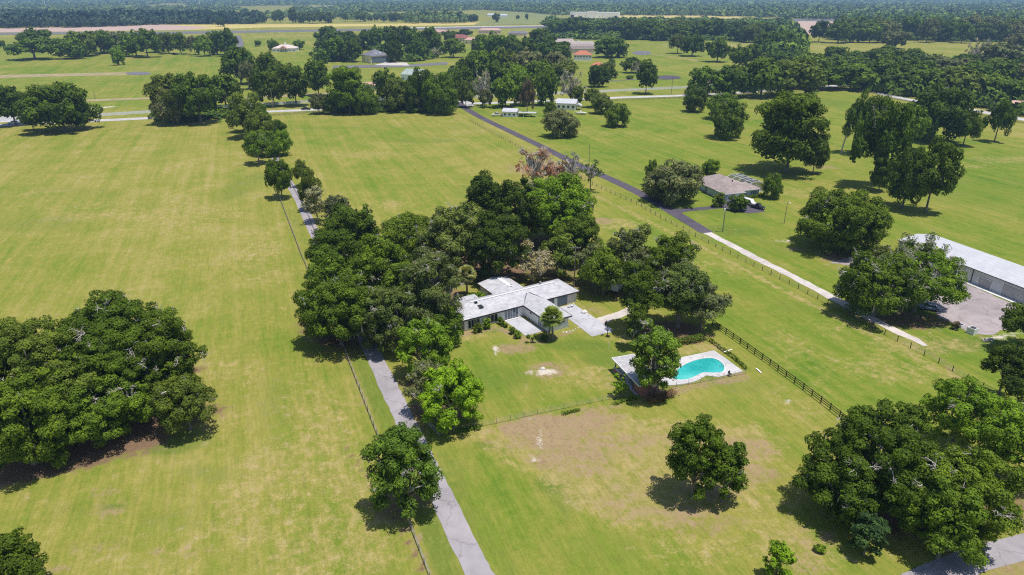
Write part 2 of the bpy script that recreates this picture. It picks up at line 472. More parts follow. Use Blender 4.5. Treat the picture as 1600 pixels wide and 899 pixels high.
# grass between the left fence and the driveway
trail('lush', [(560,560),(600,650),(640,740),(680,840),(700,900)], 1.9, .75); trail('lush', [(640,620),(700,720),(745,800),(800,900)], 1.4, .5)
trail('lush', [(455,330),(480,380)], 2, .5)
# the left field
blob('tan', 520, 860, 10, 10, .55); blob('tan', 430, 760, 9, 16, .45); blob('tan', 300, 830, 10, 5, .35); blob('tan', 520, 700, 5, 22, .45, 20); blob('tan', 570, 800, 6, 12, .5, 20)
for px, py, rx, ry, v in [(180,795,4,3,.7),(160,770,3,2,.7),(130,800,2,1.4,.6),(175,850,3,1.5,.7),(240,862,3,1.4,.6),(300,865,2.6,1.2,.6),(115,855,1,1.5,.5),(90,890,1.6,1,.7),(340,790,1.2,1.2,.5),(370,815,1,.8,.5),(300,760,2,1.5,.4),(520,810,1.2,1,.4),(525,850,2,3,.4)]: blob('dirt', px, py, rx, ry, v * .8, 15, .8)
blob('lush', 180, 790, 1.8, .8, 1.0); blob('lush', 270, 690, 7, 4, .7); blob('lush', 260, 820, 5, 3, .5); blob('lush', 430, 640, 4, 14, .4, 20); blob('lush', 320, 740, 5, 3, .4)
blob('lush', 60, 350, 16, 10, .45); blob('lush', 380, 290, 8, 26, .5); blob('lush', 100, 300, 20, 8, .35); blob('tan', 150, 330, 26, 14, .4); blob('tan', 310, 340, 16, 16, .4)
blob('tan', 60, 300, 14, 10, .4); blob('tan', 270, 325, 10, 20, .4); blob('tan', 410, 400, 7, 30, .4, 19)
blob('dirt', 232, 209, 5, 2, .35); blob('tan', 350, 620, 8, 20, .35, 15)
for px, py in [(125,238),(90,240),(170,268),(333,290),(325,310),(352,308),(215,352),(300,370),(370,470),(470,590),(440,560),(140,325),(230,270),(310,200)]: blob('sand', px, py, .9, .7, .35, 0, .9)
# field behind
blob('lush', 500, 200, 30, 6, .5); blob('lush', 660, 220, 20, 8, .5); blob('lush', 720, 200, 20, 8, .4); blob('lush', 740, 300, 12, 10, .4); blob('tan', 560, 240, 25, 12, .3); blob('tan', 600, 320, 10, 8, .4)
blob('dirt', 850, 262, 16, 13, .9, 20); blob('dirt', 890, 275, 8, 8, .6); blob('lush', 902, 268, 2.4, 2, 1); blob('dirt', 845, 240, 8, 6, .5)
blob('dirt', 938, 345, 4.5, 4.5, .8); blob('tan', 960, 350, 9, 6, .6); blob('tan', 905, 255, 6, 12, .5)
trail('tan', [(930,305),(1000,340),(1125,400),(1232,458),(1404,545),(1517,608)], 1.2, .75)
trail('dirt', [(1000,318),(1050,345),(1120,380)], .7, .5)
# right fields
for px, py, rx, ry, v in [(1150,330,12,10,.6),(1150,360,9,6,.8),(1220,390,12,8,.35),(1100,330,12,4,.6),(1350,520,6,3,.3),(1500,540,12,3,.8),(1560,300,40,30,.4),(1300,160,14,22,.6),(1000,230,18,10,.3),(1250,480,8,4,.4),(1400,640,4,6,.4)]: blob('lush', px, py, rx, ry, v, random.uniform(-20,20))
for px, py, rx, ry, v in [(1240,300,20,10,.4),(1130,420,12,8,.3),(1290,300,16,8,.35),(1560,250,20,8,.5),(1480,260,22,5,.4),(1390,580,10,6,.45),(1450,540,14,4,.6),(1340,560,10,8,.3),(1250,560,7,16,.35),(1300,520,6,10,.3),(1030,180,24,12,.3),(950,210,30,12,.3),(1240,620,5,8,.3)]: blob('tan', px, py, rx, ry, v, random.uniform(-20,20))
trail('sand', [(1535,533),(1560,528),(1600,518)], 1.0, .5); blob('dirt', 1560, 530, 6, 1.5, .5)
trail('dirt', [(1420,535),(1470,560),(1500,590)], 1.0, .5)
blob('sand', 1225, 377, 2.6, 1.6, .5, 0, .8); blob('dirt', 1245, 390, 3, 1.6, .8); blob('dirt', 1370, 318, 5, 4, .5); blob('dirt', 1290, 262, 8, 4, .5)
blob('dirt', 1326, 406, 7.5, 2.8, .9); blob('dirt', 1345, 398, 5, 2, .6); blob('dirt', 1310, 470, 3, 1.4, .5); blob('sand', 1480, 243, 5, 2, .4); blob('dirt', 1500, 890, 2, 1, .3)
blob('sand', 1230, 625, .3, .3, .6); blob('sand', 1186, 580, .25, 1.1, 1)
blob('dirt', 540, 520, 5, 2.2, .8); blob('dirt', 400, 215, 4, 4, .5); blob('dirt', 1595, 890, 5, 2.5, .8)
# beyond the main road
blob('dirt', 150, 168, 14, 5, .6); blob('dirt', 195, 163, 8, 3, .3); blob('tan', 80, 160, 40, 14, .3); blob('sand', 165, 168, 9, 2.4, .8)
blob('tan', 1120, 71, 90, 50, .8); blob('tan', 1300, 76, 60, 40, .5)

# the lawns and the right hand pastures are watered greener than the left field ('dry' holds how green)
area('dry', [(716,160),(1045,328),(1440,541),(1700,700),(1700,250),(1340,140),(960,156)], 1.0, 8)
area('dry', [(1000,300),(1440,560),(1560,640),(1300,645),(1113,508),(940,400),(930,300)], .9, 4)
area('dry', [(640,560),(700,530),(890,520),(1040,530),(1170,580),(980,625),(690,680)], 1.0, 3)
area('dry', [(690,690),(790,700),(860,770),(1000,850),(1200,850),(1440,890),(1400,960),(780,960)], .8, 4); area('dry', [(1170,590),(1300,650),(1270,760),(1190,700),(1100,640)], .8, 4)
area('dry', [(-300,180),(0,178),(700,150),(1200,130),(1200,60),(-300,60)], .8, 10); area('dry', [(440,190),(700,175),(830,245),(700,330),(560,345)], .35, 10)
area('tan', [(-300,210),(360,196),(420,310),(455,410),(525,560),(600,760),(650,920),(-300,920)], .16, 8); area('tan', [(330,900),(380,700),(420,600),(480,560),(560,640),(640,860),(650,920)], .40, 9); area('tan', [(90,900),(140,800),(230,770),(330,830),(330,920)], .35, 6)
PA['dirt'] *= 0.80; PA['tan'] *= 0.92
gv = np.stack([GX.ravel(), GY.ravel(), np.zeros(GX.size)], 1)
ny, nx = GX.shape
ii = (np.arange(ny - 1)[:, None] * nx + np.arange(nx - 1)[None, :]).ravel()
gf = np.stack([ii, ii + 1, ii + nx + 1, ii + nx], 1)
M_GRASS, nt, b = new_mat('pasture_grass')
v = coords(nt)
at1 = nt.nodes.new('ShaderNodeAttribute'); at1.attribute_name = 'wear'
at2 = nt.nodes.new('ShaderNodeAttribute'); at2.attribute_name = 'cover'
s1 = nt.nodes.new('ShaderNodeSeparateColor'); nt.links.new(at1.outputs['Color'], s1.inputs[0])
s2 = nt.nodes.new('ShaderNodeSeparateColor'); nt.links.new(at2.outputs['Color'], s2.inputs[0])
a_dirt, a_tan, a_lush = s1.outputs; a_sand, a_litter, a_dry = s2.outputs
big = noise(nt, v, 0.012, 4, 0.6); med = noise(nt, v, 0.07, 5, 0.62, 0.6); sml = noise(nt, v, 0.55, 5, 0.68, 0.4); tiny = noise(nt, v, 3.2, 4, 0.7)
RA = math.radians(20.5)                                          # mowing lines follow the farm's own direction
rown = noise(nt, along_rows(nt, v, RA, 1.0, 30), 0.42, 3, 0.6); rowf = noise(nt, along_rows(nt, v, RA, 1.0, 9), 1.9, 3, 0.65)
row2 = noise(nt, along_rows(nt, v, RA, 1.0, 22), 0.10, 3, 0.6)
f = mth(nt, 'ADD', mth(nt, 'MULTIPLY', big, 0.5), mth(nt, 'MULTIPLY', med, 0.5))
f = mth(nt, 'SUBTRACT', f, mth(nt, 'MULTIPLY', a_dry, 0.125))
f = mth(nt, 'ADD', f, mth(nt, 'MULTIPLY', mth(nt, 'SUBTRACT', rown, 0.5), 0.46))
f = mth(nt, 'ADD', f, mth(nt, 'MULTIPLY', mth(nt, 'SUBTRACT', row2, 0.5), 0.36))
f = mth(nt, 'ADD', f, mth(nt, 'MULTIPLY', mth(nt, 'SUBTRACT', sml, 0.5), 0.36))
f = mth(nt, 'ADD', mth(nt, 'MULTIPLY', mth(nt, 'SUBTRACT', f, 0.5), 0.85), 0.515)
base = ramp(nt, f, [(0.22, (0.088, 0.160, 0.018)), (0.36, (0.150, 0.200, 0.026)), (0.50, (0.222, 0.222, 0.044)), (0.60, (0.272, 0.246, 0.066)), (0.76, (0.350, 0.285, 0.130))])
lushc = ramp(nt, sml, [(0.3, (0.088, 0.146, 0.022)), (0.7, (0.150, 0.195, 0.032))])
def edge(a, k=1.0, w=0.16):
    """turn a soft patch into one with a ragged, mottled edge"""
    n_ = mth(nt, 'ADD', mth(nt, 'MULTIPLY', sml, 0.6), mth(nt, 'MULTIPLY', tiny, 0.4))
    n_ = mth(nt, 'ADD', mth(nt, 'MULTIPLY', mth(nt, 'SUBTRACT', n_, 0.5), 2.3), mth(nt, 'MULTIPLY', med, 0.9))
    t = mth(nt, 'ADD', mth(nt, 'MULTIPLY', a, k), mth(nt, 'SUBTRACT', n_, 0.95))
    mr = nt.nodes.new('ShaderNodeMapRange'); mr.interpolation_type = 'SMOOTHSTEP'
    nt.links.new(t, mr.inputs[0]); mr.inputs[1].default_value = -w; mr.inputs[2].default_value = w
    return mr.outputs[0]
c = mixc(nt, mth(nt, 'MULTIPLY', edge(a_lush, 1.0, 0.3), 0.85), base, lushc)
tanc = ramp(nt, sml, [(0.30, (0.20, 0.205, 0.045)), (0.48, (0.295, 0.245, 0.085)), (0.62, (0.36, 0.285, 0.125)), (0.75, (0.40, 0.33, 0.18))])
c = mixc(nt, mth(nt, 'MULTIPLY', edge(a_tan, 1.05, 0.28), 0.8), c, tanc)
weed = noise(nt, v, 1.25, 5, 0.8, 0.8)
fine = mth(nt, 'ADD', mth(nt, 'MULTIPLY', tiny, 0.40), mth(nt, 'ADD', mth(nt, 'MULTIPLY', rowf, 0.36), mth(nt, 'MULTIPLY', weed, 0.26)))
c = mixc(nt, 1.0, c, ramp(nt, fine, [(0.34, (0.52, 0.60, 0.48)), (0.44, (0.86, 0.90, 0.84)), (0.52, (1.02, 1.02, 1)), (0.66, (1.34, 1.24, 1.32))]), 'MULTIPLY')
clod = mth(nt, 'ADD', mth(nt, 'MULTIPLY', noise(nt, v, 1.1, 6, 0.75, 1.2), 0.6), mth(nt, 'MULTIPLY', noise(nt, v, 5.5, 3, 0.7), 0.4))
straw = ramp(nt, clod, [(0.34, (0.15, 0.090, 0.055)), (0.45, (0.26, 0.170, 0.110)), (0.54, (0.345, 0.245, 0.155)), (0.60, (0.19, 0.19, 0.055)), (0.70, (0.38, 0.29, 0.19))])
dirtc = mixc(nt, 0.75, straw, straw); _unused = ramp(nt, tiny, [(0.3, (0.21, 0.135, 0.072)), (0.55, (0.34, 0.235, 0.145)), (0.75, (0.43, 0.32, 0.215))])
c = mixc(nt, mth(nt, 'MULTIPLY', edge(a_dirt, 1.0, 0.25), 0.85), c, dirtc)
litc = ramp(nt, tiny, [(0.3, (0.105, 0.068, 0.040)), (0.6, (0.22, 0.145, 0.088)), (0.8, (0.30, 0.205, 0.13))])
c = mixc(nt, edge(a_litter, 1.0, 0.22), c, litc)
c = mixc(nt, edge(a_sand, 1.0, 0.2), c, (0.54, 0.48, 0.41))
# fine blades, thatch and mower lines
nt.links.new(c, b.inputs['Base Color'])
b.inputs['Roughness'].default_value = 0.95; b.inputs['Specular IOR Level'].default_value = 0.05
bump(nt, b, mth(nt, 'ADD', tiny, mth(nt, 'MULTIPLY', sml, 1.2)), 0.55, 0.22)
me = mesh_np('ground', gv, gf, M_GRASS)
ca = me.color_attributes.new('wear', 'FLOAT_COLOR', 'POINT')
ca.data.foreach_set('color', np.stack([PA['dirt'], PA['tan'], PA['lush'], np.ones_like(GX)], -1).astype(np.float32).ravel())
cb = me.color_attributes.new('cover', 'FLOAT_COLOR', 'POINT')
cb.data.foreach_set('color', np.stack([PA['sand'], PA['litter'], PA['dry'], np.ones_like(GX)], -1).astype(np.float32).ravel())
tag(link('ground', me), 'mown yellow green pasture grass with worn dirt patches', kind='structure')

# ------------------------------------------------------------------ sheets laid on the ground
def sheet(name, pts, mat, z, label=None, jag=0.0, step=2.0, cat=None):
    P_ = [ground(*p) for p in pts]; out = []
    n = len(P_)
    for i in range(n):
        a, b_ = Vector(P_[i]), Vector(P_[(i + 1) % n]); L = (b_ - a).length
        k = max(1, min(80, int(L / step)))
        for j in range(k):
            q = a + (b_ - a) * j / k
            if jag and j: q += Vector((random.uniform(-jag, jag), random.uniform(-jag, jag)))
            out.append((q.x, q.y, z))
    me = mesh_np(name, np.array(out), [list(range(len(out)))], mat)
    o = link(name, me)
    if me.polygons[0].normal.z < 0: me.flip_normals()
    return tag(o, label, kind='structure')
def strip(name, pts, widths, mat, z, label=None, jag=0.06, step=1.5, world_pts=False, sub=0):
    P_ = [Vector(p if world_pts else ground(*p)) for p in pts]
    if isinstance(widths, (int, float)): widths = [widths] * len(P_)
    line = []
    for i in range(len(P_) - 1):
        p0 = P_[max(0, i - 1)]; p1 = P_[i]; p2 = P_[i + 1]; p3 = P_[min(len(P_) - 1, i + 2)]
        k = max(2, min(140, int((p2 - p1).length / step)))
        for j in range(k):
            t = j / k
            q = 0.5 * ((2 * p1) + (p2 - p0) * t + (2*p0 - 5*p1 + 4*p2 - p3) * t*t + (3*p1 - p0 - 3*p2 + p3) * t**3)
            line.append((q, widths[i] + (widths[i+1] - widths[i]) * t))
    line.append((P_[-1], widths[-1]))
    V_ = []; F_ = []
    for i, (q, w) in enumerate(line):
        d = (line[min(i+1, len(line)-1)][0] - line[max(i-1, 0)][0]).normalized(); s_ = Vector((d.y, -d.x))
        for e in (-1, 1):
            r_ = q + s_ * e * (w / 2 + random.uniform(-jag, jag)); V_.append((r_.x, r_.y, z))
        if i: b0 = 2 * i - 2; F_.append((b0, b0 + 1, b0 + 3, b0 + 2))
    me = mesh_np(name, np.array(V_), F_, mat)
    o = link(name, me); return tag(o, label, kind='structure')

def road_mat(name, col, var=0.15, crack=True, rough=0.9):
    m, nt, b = new_mat(name); v = coords(nt)
    n1 = noise(nt, v, 0.35, 5, 0.65); n2 = noise(nt, v, 6, 4, 0.7)
    f = mth(nt, 'ADD', mth(nt, 'MULTIPLY', n1, 0.6), mth(nt, 'MULTIPLY', n2, 0.4))
    c = ramp(nt, f, [(0.3, tuple(x * (1 - var * 1.5) for x in col)), (0.5, col), (0.72, tuple(min(1, x * (1 + var)) for x in col))])
    vo = nt.nodes.new('ShaderNodeTexVoronoi'); vo.feature = 'DISTANCE_TO_EDGE'; vo.inputs['Scale'].default_value = 0.16
    nz = nt.nodes.new('ShaderNodeTexNoise'); nz.inputs['Scale'].default_value = .8; nt.links.new(v, nz.inputs['Vector'])
    va = nt.nodes.new('ShaderNodeVectorMath'); va.operation = 'MULTIPLY_ADD'; nt.links.new(nz.outputs[1], va.inputs[0]); va.inputs[1].default_value = (2, 2, 0); nt.links.new(v, va.inputs[2]); nt.links.new(va.outputs[0], vo.inputs['Vector'])
    c = mixc(nt, 1.0, c, ramp(nt, vo.outputs[0], [(0.0, (.72, .72, .70)), (0.02, (1, 1, 1))]), 'MULTIPLY')
    c = mixc(nt, 1.0, c, ramp(nt, noise(nt, v, .09, 3, .6), [(.38, (.88, .88, .87)), (.5, (1, 1, 1)), (.66, (1.07, 1.06, 1.05))]), 'MULTIPLY')
    nt.links.new(c, b.inputs['Base Color']); b.inputs['Roughness'].default_value = rough
    b.inputs['Specular IOR Level'].default_value = 0.15
    bump(nt, b, n2, 0.2, 0.02); return m
M_DRIVE = road_mat('weathered_driveway', (0.315, 0.290, 0.305), 0.15)
M_ASPH = road_mat('dark_asphalt', (0.092, 0.080, 0.102), 0.12)
M_CONC = road_mat('pale_concrete_lane', (0.52, 0.47, 0.44), 0.18)
M_SLAB = road_mat('grey_slab', (0.445, 0.44, 0.47), 0.07)
M_GRAVEL = road_mat('gravel_yard', (0.335, 0.29, 0.295), 0.22)
M_ROAD = road_mat('main_road_asphalt', (0.46, 0.445, 0.44), 0.10)
M_TAXI = road_mat('runway_asphalt', (0.16, 0.155, 0.17), 0.15)
M_PINK = road_mat('bare_field', (0.47, 0.34, 0.28), 0.22)
M_YEL = road_mat('ripe_grass', (0.52, 0.42, 0.14), 0.22)
M_PALEG = road_mat('far_meadow', (0.215, 0.235, 0.075), 0.35)
M_DRYG = road_mat('dry_track', (0.33, 0.27, 0.15), 0.25)

strip('driveway', [(778,925),(750,899),(700,797),(640,672),(577,541),(533,450),(501,384),(488,357),(465,308),(440,268),(425,237),(408,207),(396,190),(388,178)], [3.5]*5+[3.3]*9, M_DRIVE, 0.03, 'long narrow grey driveway running past the oaks', 0.13)
strip('road', [(716,160),(725,168),(752,184),(800,207),(850,231),(900,256),(960,283),(1005,305),(1045,328),(1105,364)], [6.5,5.2,4.9,4.8,4.8,4.8,4.8,4.8,4.8,4.6], M_ASPH, 0.034, 'dark fresh asphalt lane crossing to the right house', 0.05)
strip('concrete_lane', [(1104,363.5),(1140,382),(1190,408),(1250,438),(1300,465),(1350,492),(1395,515),(1430,531),(1447,541)], [2.9,2.9,2.8,2.8,2.7,2.6,2.6,2.2,1.2], M_CONC, 0.030, 'pale cracked concrete lane continuing the dark road', 0.22)
strip('house_driveway', [(1046,331),(1075,328),(1110,325),(1137,322)], [6.5,3.4,3.2,3.6], M_ASPH, 0.038, 'dark asphalt branch leading to the brown roofed house', 0.03)
sheet('parking_pad', [(1128,318),(1145,313),(1180,322),(1196,331),(1170,334),(1150,331),(1133,327)], M_ASPH, 0.042, 'dark asphalt pad before the brown roofed house', 0.1)
sheet('asphalt_spur', [(992,300),(1018,299),(1036,304),(1034,311),(1008,310)], M_ASPH, 0.040, 'dark asphalt spur beside the grey green oak', 0.1)
strip('main_road', [(-200,203),(0,196),(120,190),(230,185),(370,177),(480,172),(600,167),(700,163),(800,160),(960,153),(1050,150),(1130,146.5),(1210,141),(1270,136.5),(1320,134),(1348,136),(1380,147),(1420,156),(1480,165),(1540,176),(1600,187),(1700,204)], 8.5, M_ROAD, 0.03, 'light grey two lane road crossing behind the fields', 0.1, 6)
sheet('road_shoulder', [(-200,186),(0,182),(36,182),(36,190),(-200,200)], M_ROAD, 0.02, 'pale road lay-by at the left edge', 0.2)
sheet('road_apron', [(690,158),(735,158),(742,166),(700,168)], M_ROAD, 0.026, 'junction apron where the dark lane meets the road', 0.2)
strip('side_road', [(1428,915),(1475,894),(1515,878),(1560,865),(1610,851),(1700,828)], 3.9, M_DRIVE, 0.034, 'grey lane crossing the lower right corner', 0.08)
sheet('gravel_yard', [(1440,470),(1480,452),(1500,440),(1530,452),(1570,470),(1620,495),(1640,505),(1600,513),(1560,519),(1545,524),(1520,521),(1500,512),(1475,500),(1462,490),(1450,480)], M_GRAVEL, 0.03, 'grey gravel yard in front of the metal shed', 0.5, 1.2)
sheet('gravel_track', [(1296,410),(1330,402),(1362,398),(1400,404),(1418,420),(1380,424),(1330,416)], M_GRAVEL, 0.026, 'gravel patch left of the metal shed', 0.5, 1.0)

# far strips, one to two kilometres out
def zoff(i): return 0.06 + i * 0.06
sheet('airstrip_verge', [(-300,52),(300,47),(420,43),(700,40),(850,37),(850,33),(640,37),(270,39),(180,41),(-300,46)], M_YEL, zoff(0), 'ripe yellow grass strip beside the distant runway', 6, 40)
sheet('bare_field', [(-300,53.5),(0,51),(150,49),(290,47),(330,43),(250,38.5),(120,42.5),(0,45),(-300,47)], M_PINK, zoff(1), 'bare pinkish brown field before the dark far trees', 5, 40)
sheet('runway', [(-300,58),(0,54.5),(300,53),(470,50),(640,47.5),(850,43.5),(880,42.5),(880,40.2),(700,43.2),(620,44.6),(470,46.8),(300,49.6),(0,51.5),(-300,54)], M_TAXI, zoff(2), 'long grey runway crossing the far fields', 1.0, 60)
sheet('runway_shoulder', [(620,44.8),(740,42.6),(880,40.6),(880,39.6),(740,41.6),(620,43.6)], M_CONC, zoff(3), 'pale shoulder along the far runway')
sheet('meadow', [(735,40),(770,30),(790,14),(860,24),(900,31),(905,38),(850,38)], M_PALEG, zoff(5), 'pale green slope beyond the runway', 6, 40)
sheet('distant_field', [(880,30),(965,31),(1110,31),(1180,26),(1060,23.5),(960,23.5)], M_YEL, zoff(1), 'yellow strip beside the long white building', 5, 40)
sheet('distant_track', [(1238,33),(1320,33),(1318,30),(1240,30)], M_TAXI, zoff(2), 'grey strip of runway seen between the right woods')
sheet('brown_field', [(1240,50),(1318,60),(1322,34),(1240,33.5)], M_PINK, zoff(1), 'brown field seen between the right woods', 4, 30)
for i, (pts, m_, l_) in enumerate([
    ([(0,122),(120,119),(200,117),(200,113),(60,116),(-60,119)], M_DRYG, 'faint grey track crossing the far pasture'),
    ([(135,159),(240,155),(320,152),(320,150),(240,152.5),(135,155.5)], M_DRYG, 'thin grey track behind the main road'),
    ([(395,154),(480,150),(600,145),(600,142),(480,146.5),(395,150.5)], M_DRYG, 'thin tan track behind the roadside oaks'),
    ([(520,107),(640,105),(700,101),(700,97.5),(640,101),(520,103)], M_TAXI, 'grey taxiway in front of the cream hangar'),
    ([(585,102),(640,103),(636,98.5),(604,97.5)], M_CONC, 'white concrete apron of the cream hangar')]):
    sheet('track', pts, m_, zoff(i) * 0.6, l_, 1.0, 12)
def oval(name, px, py, rx, ry, mat, z, label):
    pts = [(px + rx * math.cos(t), py + ry * math.sin(t)) for t in np.linspace(0, 2 * math.pi, 40, endpoint=False)]
    return sheet(name, pts, mat, z, label, 0.4, 8)
oval('paved_circle', 216, 115, 20, 2.6, M_TAXI, .12, 'dark paved oval on the far left pasture')
oval('paved_circle', 1043, 121.5, 21, 3.2, M_ASPH, .12, 'dark paved oval right of the columnar tree')
oval('paved_circle', 1003, 83, 15, 3.2, M_TAXI, .12, 'grey paved oval right of the barn oak')
strip('estate_lane', [(930,128),(965,126),(1000,124),(1025,122)], 3.5, M_TAXI, .09, 'thin grey lane reaching the dark paved oval', 0.2, 5)
strip('estate_lane', [(1015,86),(1060,90),(1090,96)], 5, M_DRYG, .09, 'worn track curving over the middle pasture', 1, 8)
strip('estate_lane', [(372,78),(376,70),(372,56)], 9, M_TAXI, .09, 'short grey lane at the end of the far oak row', 1, 10)

# ------------------------------------------------------------------ trees of the place
TONE = dict(dark=(.078,.130,.011), deep=(.060,.102,.011), mid=(.106,.172,.014), lime=(.190,.335,.016), bright=(.138,.235,.015),
            grey=(.150,.170,.066), olive=(.118,.162,.022), brown=(.17,.13,.07), pale=(.30,.29,.16), blue=(.094,.146,.036), navy=(.034,.060,.034))
def place_tree(meshes, x, y, scale, rz, tone, name, label, group, cat='tree', var=0.15):
    t = empty(name, (x, y, 0), rz); t.scale = scale
    tag(t, label, cat, group)
    k = 1 + random.uniform(-var, var); kk = random.uniform(0.94, 1.07)
    for part, me in meshes.items():
        o = link(part, me, t)
        if part == 'spanish_moss': o['kind'] = 'stuff'
        c = TONE[tone] if isinstance(tone, str) else tone
        o.color = (c[0] * k * kk, c[1] * k, c[2] * k, 1)
    return t
_seed = [100]
def near(x0, x1, yt, yb, label, tone='mid', group=None, name='oak_tree', f=0.09, cat='tree', q=1.0, **kw):
    if x1 - x0 > 40: yb -= 0.2 * (x1 - x0) / 2
    X, Y, a, H = fit_tree(x0, x1, yt, yb, f)
    _seed[0] += 1
    S = math.hypot(Y, CAM_H) / F_PX                       # metres per photo pixel
    kw.setdefault('lobes', int(max(7, min(34, 9 + a * 1.5))))
    if a > 7: kw.setdefault('lobe_r', (0.23, 0.36))
    cl = max(0.34, min(S * 3.0, 1.0)) * q
    kw.setdefault('clus', cl); kw.setdefault('leaf', max(0.13, cl * 0.50))
    kw.setdefault('dens', 0.95)
    if 'dead' in kw and kw['dead'] > 12: kw['dead'] = int(kw['dead'] * 1.5)
    p = gen_tree(_seed[0], a, H, f=f, **kw)
    return place_tree(tree_meshes(p, name), X, Y, (1, 1, 1), 0, tone, name, label, group, cat)

# --- lower left group
G1 = 'live oaks of the lower left group'
near(78, 288, 458, 650, 'tall rounded dark oak at the top of the lower left group', 'dark', G1, dead=26, f=.12)
near(-80, 145, 496, 700, 'broad olive green oak at the left edge of the lower left group', 'olive', G1, dead=8, f=.12)
near(-60, 120, 575, 742, 'dark low oak in the bottom left of the lower left group', 'mid', G1, dead=4, f=.10)
near(60, 232, 566, 700, 'wide oak at the lower front of the lower left group', 'mid', G1, dead=8, f=.12)
near(196, 312, 492, 650, 'oak with grey bare twigs at the right of the lower left group', 'dark', G1, dead=40, f=.14)
near(240, 334, 582, 682, 'small thin oak sticking out right of the lower left group', 'olive', G1, dead=14, f=.16, style='open')
near(-45, 74, 828, 925, 'dark leafy tree cut off by the bottom left corner', 'dark', None, name='leafy_tree', lobe_r=(.2,.32))

# --- by the driveway and in the yard
near(566, 690, 660, 812, 'roundish green tree overhanging the lower driveway', (.11,.185,.022), None, dead=14, name='leafy_tree', lobe_r=(.2,.3), lobes=24, f=.1, stems=2)
near(646, 762, 560, 678, 'bright lime green tree in the yard corner by the driveway', 'lime', None, dead=4, name='leafy_tree', lobe_r=(.18,.28), lobes=30, f=.06, stems=2)
near(615, 706, 500, 598, 'fresh green tree beside the oaks at the driveway bend', 'bright', None, dead=16, name='leafy_tree', lobe_r=(.2,.3), lobes=22, f=.1)
near(636, 700, 565, 650, 'thin grey green tree tucked behind the bright lime tree', 'grey', None, dead=26, name='leafy_tree', f=.1, style='open')
near(676, 722, 500, 545, 'small light green tree touching the left corner of the white house', 'bright', None, name='leafy_tree', f=.1, lobes=10)
near(984, 1069, 502, 630, 'bright green tree overhanging the pavilion by the pool', (.165,.265,.03), None, dead=20, name='leafy_tree', lobe_r=(.18,.28), lobes=26, f=.08, style='tall', stems=2)
near(957, 982, 583, 621, 'small bright round tree left of the pool pavilion', 'lime', None, name='small_tree', f=.1, lobes=9)
near(1046, 1134, 646, 786, 'taller dark tree of the pair in the worn paddock', 'dark', 'pair of dark trees in the worn paddock', name='leafy_tree', style='tall', lobes=30, lobe_r=(.22,.32), f=.1, dead=5, lean=(-.02,0))
near(1100, 1171, 690, 792, 'shorter right hand tree of the pair in the worn paddock', 'dark', 'pair of dark trees in the worn paddock', name='leafy_tree', lobes=22, lobe_r=(.22,.34), f=.12, dead=5)

# --- lower right group
G2 = 'live oaks of the lower right group'
near(1268, 1470, 630, 808, 'massive dark spreading oak in the lower right paddock', 'dark', G2, dead=16, moss=20, f=.12, trunk_r=.8, stems=2)
near(1410, 1592, 690, 856, 'wide right half of the spreading oaks in the lower right', 'mid', G2, dead=14, moss=12, f=.10)
near(1256, 1375, 705, 822, 'low dark oak at the left front of the lower right group', 'dark', G2, dead=10, moss=24, f=.16)
near(1430, 1540, 745, 885, 'smaller bright oak at the front of the lower right group', 'mid', G2, dead=4, f=.06)
near(1370, 1500, 700, 838, 'dark oak in the middle of the lower right group', 'dark', G2, dead=8, moss=10, f=.2)
near(1448, 1560, 592, 712, 'loose bright green oak behind the lower right group', 'bright', G2, dead=6, f=.2, style='open', lobes=18, dens=.8)
near(1520, 1640, 628, 755, 'loose green oak at the right edge behind the lower right group', 'bright', G2, dead=6, f=.2, style='open', lobes=18, dens=.8)
near(1543, 1610, 532, 630, 'dark branchy oak at the right edge above the lower right group', 'deep', None, f=.3, style='open', lobes=12)
near(1580, 1680, 560, 660, 'dark oak cut off by the right edge above the lower right group', 'deep', None, f=.2)
near(1566, 1660, 478, 560, 'oak branches reaching in from the right edge over the gravel yard', 'dark', None, f=.45, style='flat')
near(1328, 1388, 800, 872, 'dense blue green bush below the massive spreading oak', (.050,.105,.032), None, name='round_bush', cat='bush', f=.02, lobes=20, lobe_r=(.2,.3))
near(1192, 1240, 848, 912, 'small bright lime shrub at the bottom of the paddock', 'lime', None, name='leafy_shrub', cat='shrub', f=.03, lobes=16, lobe_r=(.2,.32), dens=.9)
near(1272, 1290, 850, 862, 'tiny green tuft bush left of the dense blue green bush', 'bright', None, name='leafy_shrub', cat='shrub', f=.02, lobes=7)

